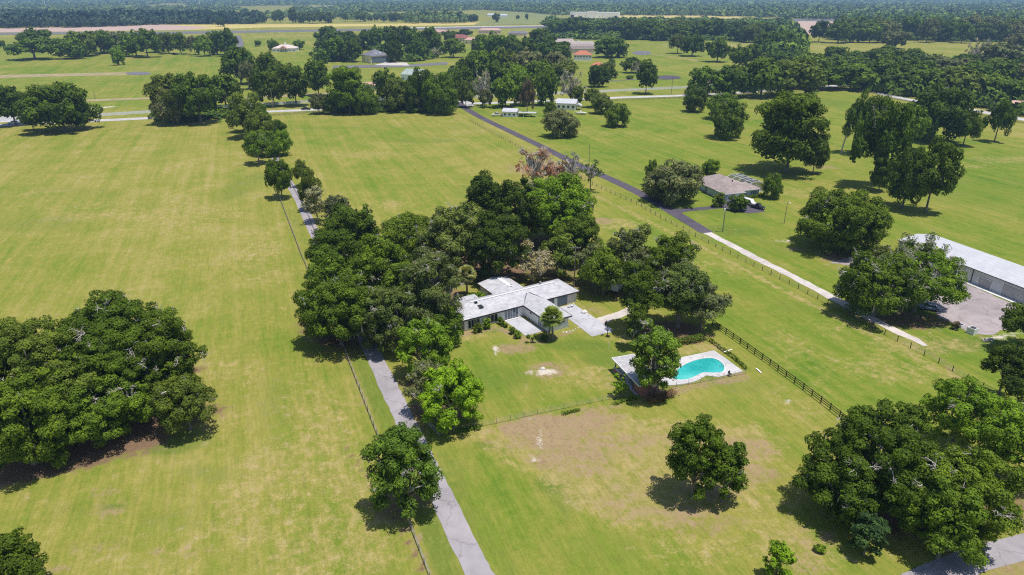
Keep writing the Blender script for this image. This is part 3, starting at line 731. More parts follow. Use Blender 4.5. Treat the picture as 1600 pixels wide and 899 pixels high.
# --- the grove round the white house
G3 = 'live oaks of the grove round the white house'
grove = [
 (456,600,425,552,'dark spreading oak at the left front of the grove','dark',30,10,{}),
 (470,560,390,500,'oak bulging over the driveway on the left of the grove','mid',0,6,{}),
 (505,592,316,402,'round dark oak at the upper left of the grove by the driveway','dark',0,6,{}),
 (478,560,355,440,'dark oak over the driveway below the round dark one','dark',0,6,{}),
 (540,650,372,500,'broad fresh green oak in the left middle of the grove','mid',4,14,{}),
 (590,690,332,425,'green oak on the upper edge of the grove left of centre','mid',2,18,{}),
 (562,660,440,556,'oak hung with grey moss at the lower left of the grove',(.11,.155,.035),90,20,{}),
 (625,722,392,535,'mossy oak with bare grey limbs left of the white house',(.115,.160,.04),120,90,{}),
 (650,720,470,545,'low mossy oak against the left end of the white house','dark',50,12,{}),
 (655,770,316,440,'light green oak in the upper middle of the grove',(.135,.185,.04),10,36,{}),
 (715,800,270,385,'tall dark oak at the top left of the grove summit','deep',4,6,{}),
 (765,850,278,400,'tall deep green oak at the grove summit','deep',6,8,{}),
 (730,830,330,450,'very dark oak behind the white house','deep',30,6,{}),
 (800,935,272,395,'large brighter oak at the right of the grove summit','bright',6,16,{}),
 (672,722,385,440,'oak with bare grey branches behind the palms',(.125,.155,.05),20,30,{}),
 (600,690,395,480,'dark green oak in the heart of the grove','dark',4,14,{}),
 (870,938,335,420,'dark small oak below the right summit of the grove','dark',10,10,{}),
 (840,905,360,442,'light green oak behind the garage','olive',4,16,{}),
 (905,985,388,468,'shading oak between the crossarm pole and the right clump','mid',10,26,dict(f=.3)),
 (900,955,380,452,'thin oak with grey twigs right of the crossarm pole','grey',30,40,{}),
]
for x0, x1, yt, yb, lab, tone, ms, dd, kw in grove:
    near(x0, x1, yt, yb, lab, tone, G3, dead=dd, moss=ms, **kw)
G4 = 'live oaks of the clump between the white house and the pool'
for x0, x1, yt, yb, lab, tone, ms, dd, kw in [
 (940,1030,350,462,'airy oak at the upper left of the clump right of the house',(.125,.165,.045),20,44,dict(dens=.8)),
 (1000,1098,362,478,'dense dark oak at the upper right of the clump right of the house','mid',10,26,{}),
 (965,1040,412,525,'dark oak shading the curved path right of the house','dark',10,30,dict(f=.3)),
 (1020,1110,412,520,'oak with thick pale forked trunk above the pool',(.115,.160,.035),20,40,dict(f=.34, trunk_r=.55)),
 (1062,1136,442,520,'grey green oak leaning toward the black fence','grey',10,20,dict(f=.28, style='open', lobes=16)),
 (975,1010,470,545,'narrow dark oak left of the bright pool tree','dark',14,8,{})]:
    near(x0, x1, yt, yb, lab, tone, G4, dead=dd, moss=ms, **kw)
near(795, 868, 382, 450, 'pale flowering tree behind the roof of the white house', 'pale', None, dead=34, name='flowering_tree', f=.3, style='open', lobes=16, dens=.6)
near(798, 872, 232, 300, 'rusty twigged nearly bare tree above the grove', (.34,.18,.11), None, dead=50, name='bare_tree', f=.12, style='open', dens=.30, lobes=14)
near(845, 905, 248, 296, 'low rusty pink bare tree right of the taller rusty one', (.33,.17,.105), None, dead=20, name='bare_tree', f=.08, style='open', dens=.35, lobes=12)
near(872, 915, 240, 300, 'bare grey tree right of the leafless one beside the dark lane', 'grey', None, dead=60, name='bare_tree', f=.25, style='open', dens=.22, lobes=12)
near(905, 942, 252, 300, 'half bare tree with dark leaf tufts touching the dark lane', 'dark', None, dead=30, name='bare_tree', f=.35, style='open', dens=.5, lobes=9)
near(474, 512, 286, 348, 'white blossomed shrub tree beside the upper driveway', 'pale', 'pale blossoming shrub trees above the grove', name='flowering_tree', f=.05, lobes=14, dens=.8)
near(500, 548, 306, 358, 'larger pale blossomed shrub tree against the round dark oak', (.11,.14,.065), 'pale blossoming shrub trees above the grove', name='flowering_tree', f=.05, lobes=14, dens=.8)

# --- right side, near
near(1250, 1394, 294, 404, 'big round dark oak standing alone left of the metal shed', 'mid', None, dead=14, f=.06, lobes=34, lobe_r=(.2,.3))
near(1312, 1440, 398, 506, 'spreading oak with bare limbs beside the concrete lane', 'mid', 'open oaks before the metal shed', dead=60, moss=14, f=.2)
near(1370, 1512, 390, 500, 'right half of the open spreading oak before the metal shed', 'bright', 'open oaks before the metal shed', dead=50, f=.3, style='open', lobes=24, dens=.85)
near(1402, 1486, 368, 450, 'sparse twiggy crown rising in front of the metal shed roof', 'mid', 'open oaks before the metal shed', dead=50, f=.45, style='open', dens=.35, lobes=14)
near(1352, 1402, 378, 430, 'pale thin small tree left of the metal shed end', 'olive', None, dead=24, f=.2, style='open', dens=.6, name='leafy_tree')

# --- shared shapes for the trees farther out
def arche(seed, leaf, clus, **kw):
    kw.setdefault('lobes', 17)
    H = kw.pop('H', 12.0)
    p = gen_tree(seed, 8.0, H, leaf=leaf, clus=clus, **kw)
    return tree_meshes(p, 'tree'), H
MID = {'round': [arche(1, .34, .78, f=.14, dead=6), arche(2, .34, .78, f=.16, dead=4, lobe_r=(.22,.34), lobes=24), arche(3, .34, .78, f=.12, dead=10, lobes=20)],
       'tall': [arche(4, .34, .72, f=.14, style='tall', H=20, lobes=22), arche(5, .34, .72, f=.2, style='tall', H=20, lobes=26, lobe_r=(.22,.36))],
       'open': [arche(6, .34, .75, f=.28, style='open', lobes=14, dead=14), arche(7, .34, .75, f=.3, style='open', lobes=16, dead=22, dens=.8)],
       'bare': [arche(8, .32, .7, f=.2, style='open', dens=.16, dead=60, H=14), arche(9, .32, .7, f=.15, style='tall', dens=.35, dead=50, H=18)]}
FAR = {'round': [arche(11, .66, 1.25, f=.12), arche(12, .66, 1.25, f=.14, lobes=24, lobe_r=(.2,.32)), arche(13, .66, 1.25, f=.12, lobes=20), arche(14, .66, 1.25, f=.16, lobes=14)],
       'tall': [arche(15, .66, 1.2, f=.1, style='tall', H=20, lobes=22), arche(16, .66, 1.2, f=.18, style='tall', H=20, lobes=22)],
       'open': [arche(17, .66, 1.2, f=.26, style='open', dead=12), arche(18, .66, 1.2, f=.3, style='open', dead=8, lobes=12)],
       'bare': [arche(19, .6, 1.1, f=.15, style='open', dens=.18, dead=60, H=14)]}
FB = {'round': .09, 'tall': .10, 'open': .28, 'bare': .18}
def far_tree(x0, x1, yt, yb, label, tone='mid', group=None, style='round', name='oak_tree', lib=None, cat='tree', jit=0):
    X, Y, a, H = fit_tree(x0, x1, yt, yb, FB[style])
    lib = lib or (MID if yb > 172 else FAR)
    meshes, Hn = random.choice(lib[style])
    return place_tree(meshes, X, Y, (a / 8, a / 8, H / Hn), random.uniform(0, 6.28), tone, name, label, group, cat)

T = far_tree
# pasture on the right
T(1185,1294,148,270,'tall broad dark tree on the right pasture, tallest left of centre','dark',None,'tall')
T(1258,1294,207,272,'narrow upright tree right beside the tall broad pasture tree','dark',None,'tall',name='upright_tree')
T(1338,1420,165,292,'dark tree with thick pale leaning trunk on the right pasture','dark',None,'open')
T(1324,1372,145,240,'dark crown behind the tree with the thick leaning trunk','dark',None,'open')
T(1364,1394,246,300,'small dark tree beside the thick leaning trunk','dark',None,'tall',name='small_tree')
T(1392,1450,235,325,'dark low left tree of the clump above the metal shed','dark','clump of dark trees above the metal shed','round')
T(1428,1496,214,332,'tall dark right tree of the clump above the metal shed','dark','clump of dark trees above the metal shed','tall')
T(1424,1512,134,220,'broad dark oak below the right hand wood','deep',None,'round')
T(1396,1450,165,232,'light green small oak left of the broad dark one','bright',None,'round')
T(1494,1532,170,228,'small dark pasture tree between the broad oak and the leaning sapling','dark',None,'tall',name='small_tree')
T(1545,1584,160,222,'slim leaning tree with a thin pale trunk near the right edge','dark',None,'open',name='small_tree')
T(1070,1105,137,175,'small round dark tree above the paired pasture trees','deep',None,'round',name='small_tree')
T(1112,1165,158,216,'round dark tree in front of the pasture pair','dark',None,'round')
T(1105,1153,146,186,'lighter round tree behind the pasture pair','mid',None,'round')
T(850,903,172,214,'wide round grey green tree in front of the white gabled house','grey',None,'round')
T(946,984,162,198,'small round green tree right of the wide grey green one','mid',None,'round',name='small_tree')
T(924,957,147,178,'brownish green tree right of the white gabled house','olive',None,'round')
T(1012,1096,250,316,'broad grey green oak beside the brown roofed house','grey',None,'round')
T(1008,1030,252,290,'small dark tree left behind the broad grey green oak','mid',None,'round',name='small_tree')
T(1098,1124,249,272,'light green shrub tree behind the brown roofed house','bright',None,'round',name='small_tree')
T(1193,1222,271,310,'round green tree right of the screened pool cage','mid',None,'round',name='small_tree')
near(1141,1168,305,330,'round clipped green bush by the parked pickup','dark',None,name='round_bush',cat='bush',f=.02,lobes=14)
near(1112,1134,302,323,'brownish green shrub at the garage corner of the brown roofed house','olive',None,name='leafy_shrub',cat='shrub',f=.03,lobes=9)
near(1004,1028,288,300,'low green hedge bush left of the broad grey green oak','bright',None,name='round_bush',cat='bush',f=.02,lobes=9)
# along the upper driveway
G5 = 'trees lining the upper driveway'
for x0,x1,yt,yb,lab,tone,st in [
 (350,410,150,216,'grey green tree at the top left of the driveway row','olive','open'),
 (392,424,165,214,'dark tree at the top of the driveway row','mid','round'),
 (377,424,208,257,'wide tree on the left side of the driveway row','mid','open'),
 (398,420,196,226,'light small tree in the middle of the driveway row','olive','round'),
 (416,447,189,218,'dark round tree right of the driveway top','dark','round'),
 (424,456,205,243,'bright green tree on the right side of the driveway row','bright','round'),
 (415,458,250,310,'rounded bright oak standing left of the driveway','mid','round'),
 (456,484,250,293,'brownish palm-like tree right of the driveway','olive','open')]:
    T(x0,x1,yt,yb,lab,tone,G5,st)
for x0,x1,yt,yb,lab,tone,st in [
 (358,398,160,206,'dense dark tree under the top of the driveway row','dark','round'),
 (384,428,176,226,'dense olive tree hiding the driveway bend in the row','olive','round'),
 (396,436,206,244,'low bushy tree at the foot of the middle driveway row','mid','round'),
 (466,500,268,330,'bushy tree on the right of the driveway above the blossomed shrub','olive','round')]:
    T(x0,x1,yt,yb,lab,tone,G5,st)
# roadside row
G6 = 'trees along the main road'
for x0,x1,yt,yb,lab,tone,st in [
 (-12,43,136,196,'dark roadside tree cut off by the left edge','dark','round'),
 (45,138,134,205,'broad dark roadside tree second from the left edge','dark','round'),
 (33,62,174,204,'small thin shrub tree by the white car','olive','open'),
 (100,138,168,204,'low dark roadside tree under the broad one','deep','round'),
 (233,310,120,192,'big grey green roadside oak left of the driveway entrance','olive','round'),
 (268,346,118,192,'dark right half of the big roadside oak pair','dark','round'),
 (240,290,140,194,'grey oak in front of the big roadside oak pair','grey','round'),
 (320,378,118,168,'dark oak behind the driveway entrance','dark','round'),
 (345,400,75,132,'tall dark oak above the driveway entrance','dark','round'),
 (372,398,95,140,'grey twiggy oak above the driveway entrance','grey','open'),
 (398,440,84,140,'dark crown above the first slender road tree','dark','round'),
 (408,442,112,167,'first slender trunked tree before the white fence','dark','tall'),
 (438,480,103,166,'second slender trunked tree before the white fence','dark','tall'),
 (478,512,95,150,'third slender dark tree before the white fence','dark','tall'),
 (393,412,110,168,'dark narrow tree left of the slender trunked trees','dark','tall'),
 (482,512,147,178,'pale bushy shrub tree at the left end of the big hedgerow','grey','round'),
 (500,530,150,178,'low dark tree in the left of the big hedgerow','dark','round'),
 (516,572,106,178,'tall bright topped oak of the big hedgerow','bright','tall'),
 (548,590,132,178,'lower green oak right of the tall hedgerow one','mid','round'),
 (582,622,110,158,'rear oak over the white van','mid','round'),
 (596,646,125,174,'olive oak in the middle of the big hedgerow','olive','round'),
 (632,676,108,175,'dark green oak right of the hedgerow middle','dark','round'),
 (660,714,116,178,'broad bright green oak near the lane junction','mid','round'),
 (690,718,112,160,'dark narrow oak just left of the lane junction','dark','round'),
 (713,742,128,168,'small olive oak right of the lane junction','olive','round'),
 (735,772,108,166,'pale grey bare tree right of the lane junction','pale','bare'),
 (748,770,140,168,'grey bush under the pale bare tree','grey','round'),
 (768,812,120,168,'bright round oak above the small white house','bright','round'),
 (800,838,112,165,'green oak right of the one above the small white house','mid','round'),
 (812,836,128,180,'brownish thin tree beside the white carport','brown','open'),
 (836,870,108,165,'dark green oak between the two small white houses','mid','round'),
 (850,868,160,182,'tiny dark conifer left of the white gabled house','dark','round'),
 (870,914,108,164,'pale grey bare tree behind the white gabled house','pale','bare'),
 (893,912,135,166,'green lower tree beside the pale bare tree','olive','tall'),
 (912,940,140,168,'thin olive tree at the white fence','olive','open'),
 (995,1027,96,147,'dark columnar ivy covered tree at the white fence','deep','tall'),
 (986,1008,95,118,'pinkish bare tree behind the dark columnar tree','brown','bare'),
 (1078,1132,104,150,'open crowned oak arching over the white fence','mid','open'),
 (1120,1180,104,152,'dark broad roadside oak right of the arching one','dark','round'),
 (1160,1226,92,152,'broad roadside oak before the sandy bend','mid','round'),
 (1198,1284,90,150,'large grey green oak left of the sandy bend','olive','round')]:
    T(x0,x1,yt,yb,lab,tone,G6,st)
# far oak row
G7 = 'oaks in the row across the far left pasture'
row = [(15,84,62,93),(28,80,45,80),(85,130,58,92),(100,152,48,88),(140,176,50,84),(150,200,48,82),(176,196,70,90),(190,228,50,88),(205,246,48,90),(226,262,50,82),(246,276,52,84),(266,294,52,85),(292,312,58,86),(303,332,56,88),(322,352,48,86),(338,371,46,88)]
words = ['first','second','third','fourth','fifth','sixth','seventh','eighth','ninth','tenth','eleventh','twelfth','thirteenth','fourteenth','fifteenth','sixteenth','seventeenth','eighteenth','nineteenth','twentieth']
for i, (x0,x1,yt,yb) in enumerate(row):
    T(x0,x1,yt,yb,'%s oak from the left in the row across the far left pasture' % words[i], ['mid','dark','mid','olive','mid','grey','bright'][i % 7], G7, 'round' if i % 4 else 'open')
T(172,193,74,102,'single small bright tree before the far left oak row','bright',None,'round',name='small_tree')
# wood behind the cream hangar
G8 = 'oaks of the wood round the cream hangar'
hang = [(492,520,60,82),(495,532,42,70),(494,512,80,105),(508,545,58,96),(530,562,50,80),(532,566,62,97),(560,590,48,78),(575,600,42,74),(602,628,50,96),(590,625,42,70),(612,650,42,74),(630,664,46,84),(604,625,64,98),(636,664,62,95),(655,690,44,86),(652,672,60,90)]
for i, (x0,x1,yt,yb) in enumerate(hang):
    T(x0,x1,yt,yb,'%s oak from the left in the wood round the cream hangar' % words[i], ['deep','dark','dark','mid'][i % 4], G8, 'round')
T(690,726,61,90,'round oak standing free right of the cream hangar wood','mid',None,'round')
T(671,693,74,91,'pale small tree left of the free standing oak','pale',None,'bare',name='small_tree')
# wood in the middle distance
G9 = 'oaks of the wood between the lane junction and the barn'
midw = [(735,760,58,84,'olive'),(745,790,52,92,'mid'),(780,812,56,90,'mid'),(806,842,62,95,'dark'),(822,868,46,82,'deep'),(838,890,64,100,'dark'),(712,748,90,130,'dark'),(730,776,76,128,'mid'),(765,806,76,120,'olive'),(800,846,78,124,'grey'),(776,822,98,140,'mid'),(706,740,104,150,'dark'),(820,866,92,136,'mid'),(846,890,82,120,'grey'),(750,790,96,140,'dark'),(862,902,96,128,'olive'),(790,830,104,150,'bright')]
for i, (x0,x1,yt,yb,tn) in enumerate(midw):
    T(x0,x1,yt,yb,'%s oak listed from the left in the wood between the lane junction and barn' % words[i], tn, G9, 'round')
for x0,x1,yt,yb,lab,tone,st in [
 (918,952,100,136,'dark round tree in front of the red tiled roofs','deep','round'),
 (942,962,96,125,'olive thin tree in the estate garden','olive','open'),
 (948,966,110,122,'small round garden tree before the estate drive','mid','round'),
 (972,1004,90,114,'dark bushy tree in the estate garden','dark','round'),
 (950,962,92,104,'small bright garden tree below the barn oak','mid','round'),
 (930,982,58,90,'large dark oak touching the right end of the barn','dark','round'),
 (978,990,118,124,'tiny clipped shrub right of the estate garden','mid','round'),
 (872,892,78,100,'olive tree left of the red tiled roof','olive','round'),
 (1046,1074,56,84,'pale trunked tree left in the far pasture pair','olive','open'),
 (1064,1102,54,88,'dark tree right in the far pasture pair','dark','round'),
 (1103,1142,62,97,'lone dark tree right of the far pasture pair','dark','round'),
 (1140,1172,72,106,'dark tree between the lone one and the right wood','mid','round'),
 (1160,1192,70,102,'tree edging the right wood above the pasture','dark','round'),
 (715,738,46,58,'dark tree left of the terracotta villa','deep','round'),
 (690,712,48,66,'dark tree between the terracotta roofs','dark','round'),
 (425,436,65,76,'small dark palm right of the pale villa','dark','round'),
 (458,476,63,78,'small tree at the right end of the pale villa','mid','round'),
 (418,432,62,80,'small tree at the left end of the pale villa','mid','round'),
 (-2,8,63,74,'small round tree on the far left edge','mid','round'),
 (398,408,63,73,'small round tree left of the pale villa','mid','round')]:
    T(x0,x1,yt,yb,lab,tone,None,st)
# tree line before the runway's far side
G10 = 'trees standing along the far side of the runway'
rw = [(404,413,20,36),(424,433,20,36),(431,444,16,36),(450,464,12,36),(462,485,18,36),(478,498,20,37),(495,522,18,36),(534,544,20,34),(552,572,18,34),(574,583,24,33),(583,592,23,34),(593,605,24,35),(606,625,19,34),(731,748,22,35),(768,782,21,35),(806,812,24,31),(820,826,22,31)]
for i, (x0,x1,yt,yb) in enumerate(rw):
    T(x0,x1,yt,yb,'%s tree from the left in the line beyond the distant runway' % words[i], 'blue', G10, 'round')
T(336,350,28,42,'dark tree alone before the dark far left wood','deep',None,'round')
# woods on the right, row by row
G11 = 'oaks of the wood on the right'
rowdef = [
 ('front row', 146, 30, [1290,1332,1370,1415,1462,1505,1555,1602], 104),
 ('second row', 128, 26, [1262,1302,1345,1388,1430,1476,1520,1560,1602], 92),
 ('third row', 110, 22, [1215,1255,1296,1340,1382,1426,1470,1512,1552,1595], 84),
 ('fourth row', 100, 18, [1180,1222,1262,1306,1346,1386,1428,1470,1510,1590], 78)]
# row y follows the road bend so that the front row ends behind the road
for name_, yb, hw, xs, yt in rowdef:
    for i, xc in enumerate(xs):
        dy = (xc - 1400) * (0.085 if name_ == 'front row' else 0.05) * (1 if xc > 1400 else 0.25)
        w = hw * random.uniform(0.85, 1.25)
        jx, jy = random.uniform(-9, 9), random.uniform(-8, 5)
        T(xc - w + jx, xc + w + jx, yt + dy + jy * .6 + random.uniform(-7, 5), yb + dy + jy, '%s oak from the left in the %s of the wood on the right' % (words[i], name_),
          random.choice(['dark','mid','mid','olive','grey','dark']), G11, 'round' if random.random() < .85 else 'open')
G12 = 'trees of the belt beyond the right pasture'
rowdef = [('front row', 64, 15, [990,1012,1036,1058,1082,1106,1128,1152,1176,1196], 34),
          ('second row', 56, 14, [868,892,916,940,966,992,1020,1048,1076,1104,1132,1160,1188], 34),
          ('third row', 47, 13, [856,884,912,940,968,998,1028,1058,1090,1122,1154,1186], 31)]
for name_, yb, hw, xs, yt in rowdef:
    for i, xc in enumerate(xs):
        w = hw * random.uniform(0.9, 1.25)
        jx, jy = random.uniform(-6, 6), random.uniform(-3, 2.5)
        T(xc - w + jx, xc + w + jx, yt + jy + random.uniform(-4, 3), yb + jy, '%s tree from the left in the %s of the belt beyond the right pasture' % (words[i], name_),
          random.choice(['dark','mid','blue','olive','dark']), G12, random.choice(['round','round','tall']))
G13 = 'trees of the far right wood'
rowdef = [('front row', 66, 16, [1312,1336,1362,1390,1452,1478,1506,1534,1562,1590], 34),
          ('second row', 61, 16, [1318,1344,1372,1400,1428,1458,1488,1518,1548,1578,1606], 27),
          ('third row', 84, 17, [1196,1214,1232,1590], 50)]
for name_, yb, hw, xs, yt in rowdef:
    for i, xc in enumerate(xs):
        w = hw * random.uniform(0.9, 1.25)
        T(xc - w, xc + w, yt + random.uniform(-3, 3), yb + random.uniform(-1, 2), '%s tree from the left in the %s of the far right wood' % (words[i], name_),
          random.choice(['dark','mid','blue','olive','grey']), G13, 'round')
T(1268,1296,34,66,'dark tree standing before the brown field gap','deep',None,'tall')
T(1380,1422,48,76,'grey green tree in the gap of the far right wood','grey',None,'round')
T(1512,1545,58,102,'ragged grey dead tree right of the meadow gap','pale',None,'bare')
T(1538,1600,66,108,'twiggy grey oak at the right end of the meadow gap','grey',None,'open')

# ------------------------------------------------------------------ far woods: one mass each
def mini_crowns(kinds=5, n=46, seed=5):
    r = np.random.default_rng(seed); out = []
    for k in range(kinds):
        d = unit(r.normal(size=(n, 3))); d[:, 2] = np.abs(d[:, 2]) * 1.1 - 0.15
        p = d * r.uniform(0.72, 1.05, (n, 1)) * np.array([1, 1, 0.9]); p[:, 2] = p[:, 2] * 0.62 + 0.42
        nn = unit(unit(d) * 0.9 + r.normal(size=(n, 3)) * 0.38 + np.array([0, 0, .25]))
        V_, F_ = leaf_quads(p, nn, 0.36, r); out.append((V_, F_))
    return out
MINI = mini_crowns()
def woodland(name, label, regions, tone, seed, cat='woodland', gaps=0.0):
    """regions: (photo polygon of the ground, spacing in metres, radius range, height range)"""
    r = np.random.default_rng(seed); VV = []; FF = []; b0 = 0
    for pts, sp_, rr, hh in regions:
        P_ = np.array([ground(*p) for p in pts]); lo = P_.min(0); hi = P_.max(0)
        nxx = int((hi[0] - lo[0]) / sp_) + 1; nyy = int((hi[1] - lo[1]) / sp_) + 1
        gx_, gy_ = np.meshgrid(np.arange(nxx), np.arange(nyy))
        q = np.stack([lo[0] + gx_.ravel() * sp_, lo[1] + gy_.ravel() * sp_], 1) + r.uniform(-.55, .55, (nxx * nyy, 2)) * sp_
        ins = np.zeros(len(q), bool)
        for i in range(len(P_)):
            (ax, ay), (bx, by) = P_[i], P_[(i+1) % len(P_)]
            ins ^= ((ay > q[:, 1]) != (by > q[:, 1])) & (q[:, 0] < (bx-ax) * (q[:, 1]-ay) / ((by-ay) if by != ay else 1e-9) + ax)
        q = q[ins]
        if gaps:
            gg = np.sin(q[:, 0] / 170 + seed) + np.sin(q[:, 1] / 230 + 1.3 * seed) + np.sin((q[:, 0] + q[:, 1]) / 310)
            q = q[gg < 2.4 - 3 * gaps]
        for x, y in q:
            Vm, Fm = MINI[r.integers(0, len(MINI))]
            sz = float(np.clip(r.lognormal(0, .28), .55, 1.7)); rad = r.uniform(*rr) * sz; h = r.uniform(*hh) * (.45 + .55 * sz); an = r.uniform(0, 6.28); c_, s_ = math.cos(an), math.sin(an)
            W = np.empty_like(Vm); W[:, 0] = (Vm[:, 0]*c_ - Vm[:, 1]*s_) * rad + x; W[:, 1] = (Vm[:, 0]*s_ + Vm[:, 1]*c_) * rad + y; W[:, 2] = Vm[:, 2] * h
            VV.append(W); FF.append(Fm + b0); b0 += len(Vm)
    me = mesh_np(name, np.concatenate(VV), np.concatenate(FF), M_LEAFFAR)
    o = link(name, me); o.color = (*TONE[tone], 1)
    print(name, len(me.polygons)); return tag(o, label, cat, kind='stuff')
M_LEAFFAR, nt, b = new_mat('far_leaves')
oi = nt.nodes.new('ShaderNodeObjectInfo'); ge = nt.nodes.new('ShaderNodeNewGeometry'); v = coords(nt)
fcol = mixc(nt, 1.0, oi.outputs['Color'], ramp(nt, mth(nt, 'ADD', mth(nt, 'MULTIPLY', noise(nt, v, 0.016, 3, .7), .8), mth(nt, 'MULTIPLY', ge.outputs['Random Per Island'], .2)), [(.32, (.6,.62,.7)), (.5, (1.1,1.1,1.1)), (.66, (2.6,2.2,1.9))]), 'MULTIPLY')
nt.links.new(fcol, b.inputs['Base Color']); b.inputs['Roughness'].default_value = .8; b.inputs['Specular IOR Level'].default_value = .1
woodland('far_woodland', 'dark wood behind the bare field on the far left', [([(-60,45.5),(150,43),(250,38.5),(405,38),(412,33),(400,29),(200,27.5),(-60,27)], 17, (9,13), (13,21))], 'navy', 1)
woodland('far_woodland', 'scattered woods up to the horizon beyond the runway', [
   ([(-60,27),(400,28),(400,8),(-60,8)], 46, (8,13), (9,15)),
   ([(400,30),(720,33),(720,11),(400,11)], 44, (8,13), (10,15)),
   ([(632,37),(728,37),(728,24),(640,26)], 22, (9,13), (14,20)),
   ([(400,22),(480,20),(480,12),(400,11)], 28, (9,13), (12,18)),
   ([(560,20),(760,16),(760,9),(520,9)], 30, (10,15), (12,18)),
   ([(-200,9),(760,9),(760,1.0),(-200,1.0)], 75, (18,36), (9,17))], 'blue', 2, gaps=.62)
woodland('far_woodland', 'continuous woods behind the long white building', [
   ([(745,15.5),(810,19),(868,24),(1060,25),(1190,27),(1190,14),(900,12),(740,11)], 24, (11,15), (13,19)),
   ([(740,12),(1900,13),(1900,1.0),(740,1.0)], 60, (18,34), (10,19)),
   ([(1180,34),(1240,31),(1330,31),(1400,27),(1760,28),(1760,12),(1180,13)], 26, (9,17), (10,20))], 'blue', 3, gaps=.34)
woodland('far_woodland', 'dense canopy filling the back of the right hand woods', [
   ([(1295,62),(1420,52),(1760,55),(1760,26),(1320,27),(1318,36)], 17, (8,13), (12,17)),
   ([(856,44),(1200,46),(1238,48),(1236,36),(1060,34),(960,35),(860,35)], 17, (8,12), (8,12)),
   ([(1195,92),(1256,90),(1254,72),(1256,62),(1252,58),(1240,50),(1195,52)], 14, (7,10), (11,15)),
   ([(1610,190),(1900,210),(1900,60),(1610,66)], 16, (7,11), (11,15))], 'dark', 4)

woodland('undergrowth', 'dark undergrowth closing the foot of the right hand woods', [
   ([(1215,140),(1290,131),(1345,140),(1420,152),(1480,162),(1540,172),(1620,186),(1620,100),(1500,98),(1400,96),(1300,94),(1220,90)], 6.5, (3.5,6.5), (2.5,8)),
   ([(860,61),(1000,63),(1200,64),(1200,46),(860,44)], 10, (6,9), (3,8)),
   ([(1305,64),(1400,63),(1500,65),(1620,68),(1620,56),(1320,54)], 10, (6,9), (3,9)),
   ([(1060,150),(1200,144),(1282,139),(1282,112),(1130,118)], 7, (3,5), (2,5)),
   ([(712,162),(740,150),(880,136),(890,90),(740,95),(706,120)], 8, (4,6), (2.5,7)),
   ([(490,98),(560,94),(560,76),(500,78)], 10, (5,8), (3,8)), ([(600,98),(665,96),(690,86),(690,72),(560,76),(600,84)], 10, (5,8), (3,8)),
   ([(515,178),(640,176),(712,176),(712,162),(600,164),(515,168)], 5, (2.5,4.5), (2,4.5)),
   ([(235,192),(345,190),(370,176),(330,172),(240,180)], 5, (2.5,4), (1.5,3.5))], 'deep', 11, 'undergrowth')

# ------------------------------------------------------------------ building materials
def shingle(name, col, row=0.35, var=0.14):
    m, nt, b = new_mat(name); v = coords(nt)
    br = nt.nodes.new('ShaderNodeTexBrick'); nt.links.new(mapping(nt, v, (1, 1, 1)), br.inputs[0])
    br.inputs['Scale'].default_value = 1.0; br.inputs['Brick Width'].default_value = 0.9; br.inputs['Row Height'].default_value = row
    br.inputs['Mortar Size'].default_value = 0.02; br.inputs['Mortar'].default_value = (*[c * .72 for c in col], 1)
    br.inputs['Color1'].default_value = (*[c * (1 - var) for c in col], 1); br.inputs['Color2'].default_value = (*[min(1, c * (1 + var * .6)) for c in col], 1)
    n1 = noise(nt, v, 0.6, 5, .65); n2 = noise(nt, v, 7, 3, .7)
    c = mixc(nt, 1.0, br.outputs[0], ramp(nt, n1, [(.3, (.80, .80, .82)), (.65, (1.08, 1.07, 1.06))]), 'MULTIPLY')
    c = mixc(nt, 1.0, c, ramp(nt, n2, [(.3, (.9, .9, .9)), (.7, (1.06, 1.06, 1.06))]), 'MULTIPLY')
    nt.links.new(c, b.inputs['Base Color']); b.inputs['Roughness'].default_value = .85; b.inputs['Specular IOR Level'].default_value = .2
    return m
def ribbed(name, col, axis=0, pitch=0.3, depth=0.25, rough=0.45, metal=0.0):
    """sheet metal or siding: ribs along one axis"""
    m, nt, b = new_mat(name); v = coords(nt)
    sx = nt.nodes.new('ShaderNodeSeparateXYZ'); nt.links.new(v, sx.inputs[0])
    w = mth(nt, 'PINGPONG', mth(nt, 'DIVIDE', sx.outputs[axis], pitch), 0.5)
    rib = nt.nodes.new('ShaderNodeMapRange'); nt.links.new(w, rib.inputs[0]); rib.inputs[1].default_value = .36; rib.inputs[2].default_value = .46
    n1 = noise(nt, v, 0.5, 5, .65)
    c = mixc(nt, mth(nt, 'MULTIPLY', rib.outputs[0], depth), col, tuple(x * .55 for x in col))
    c = mixc(nt, 1.0, c, ramp(nt, n1, [(.3, (.86, .86, .87)), (.65, (1.04, 1.04, 1.04))]), 'MULTIPLY')
    nt.links.new(c, b.inputs['Base Color']); b.inputs['Roughness'].default_value = rough; b.inputs['Metallic'].default_value = metal
    bump(nt, b, w, .5, .03); return m
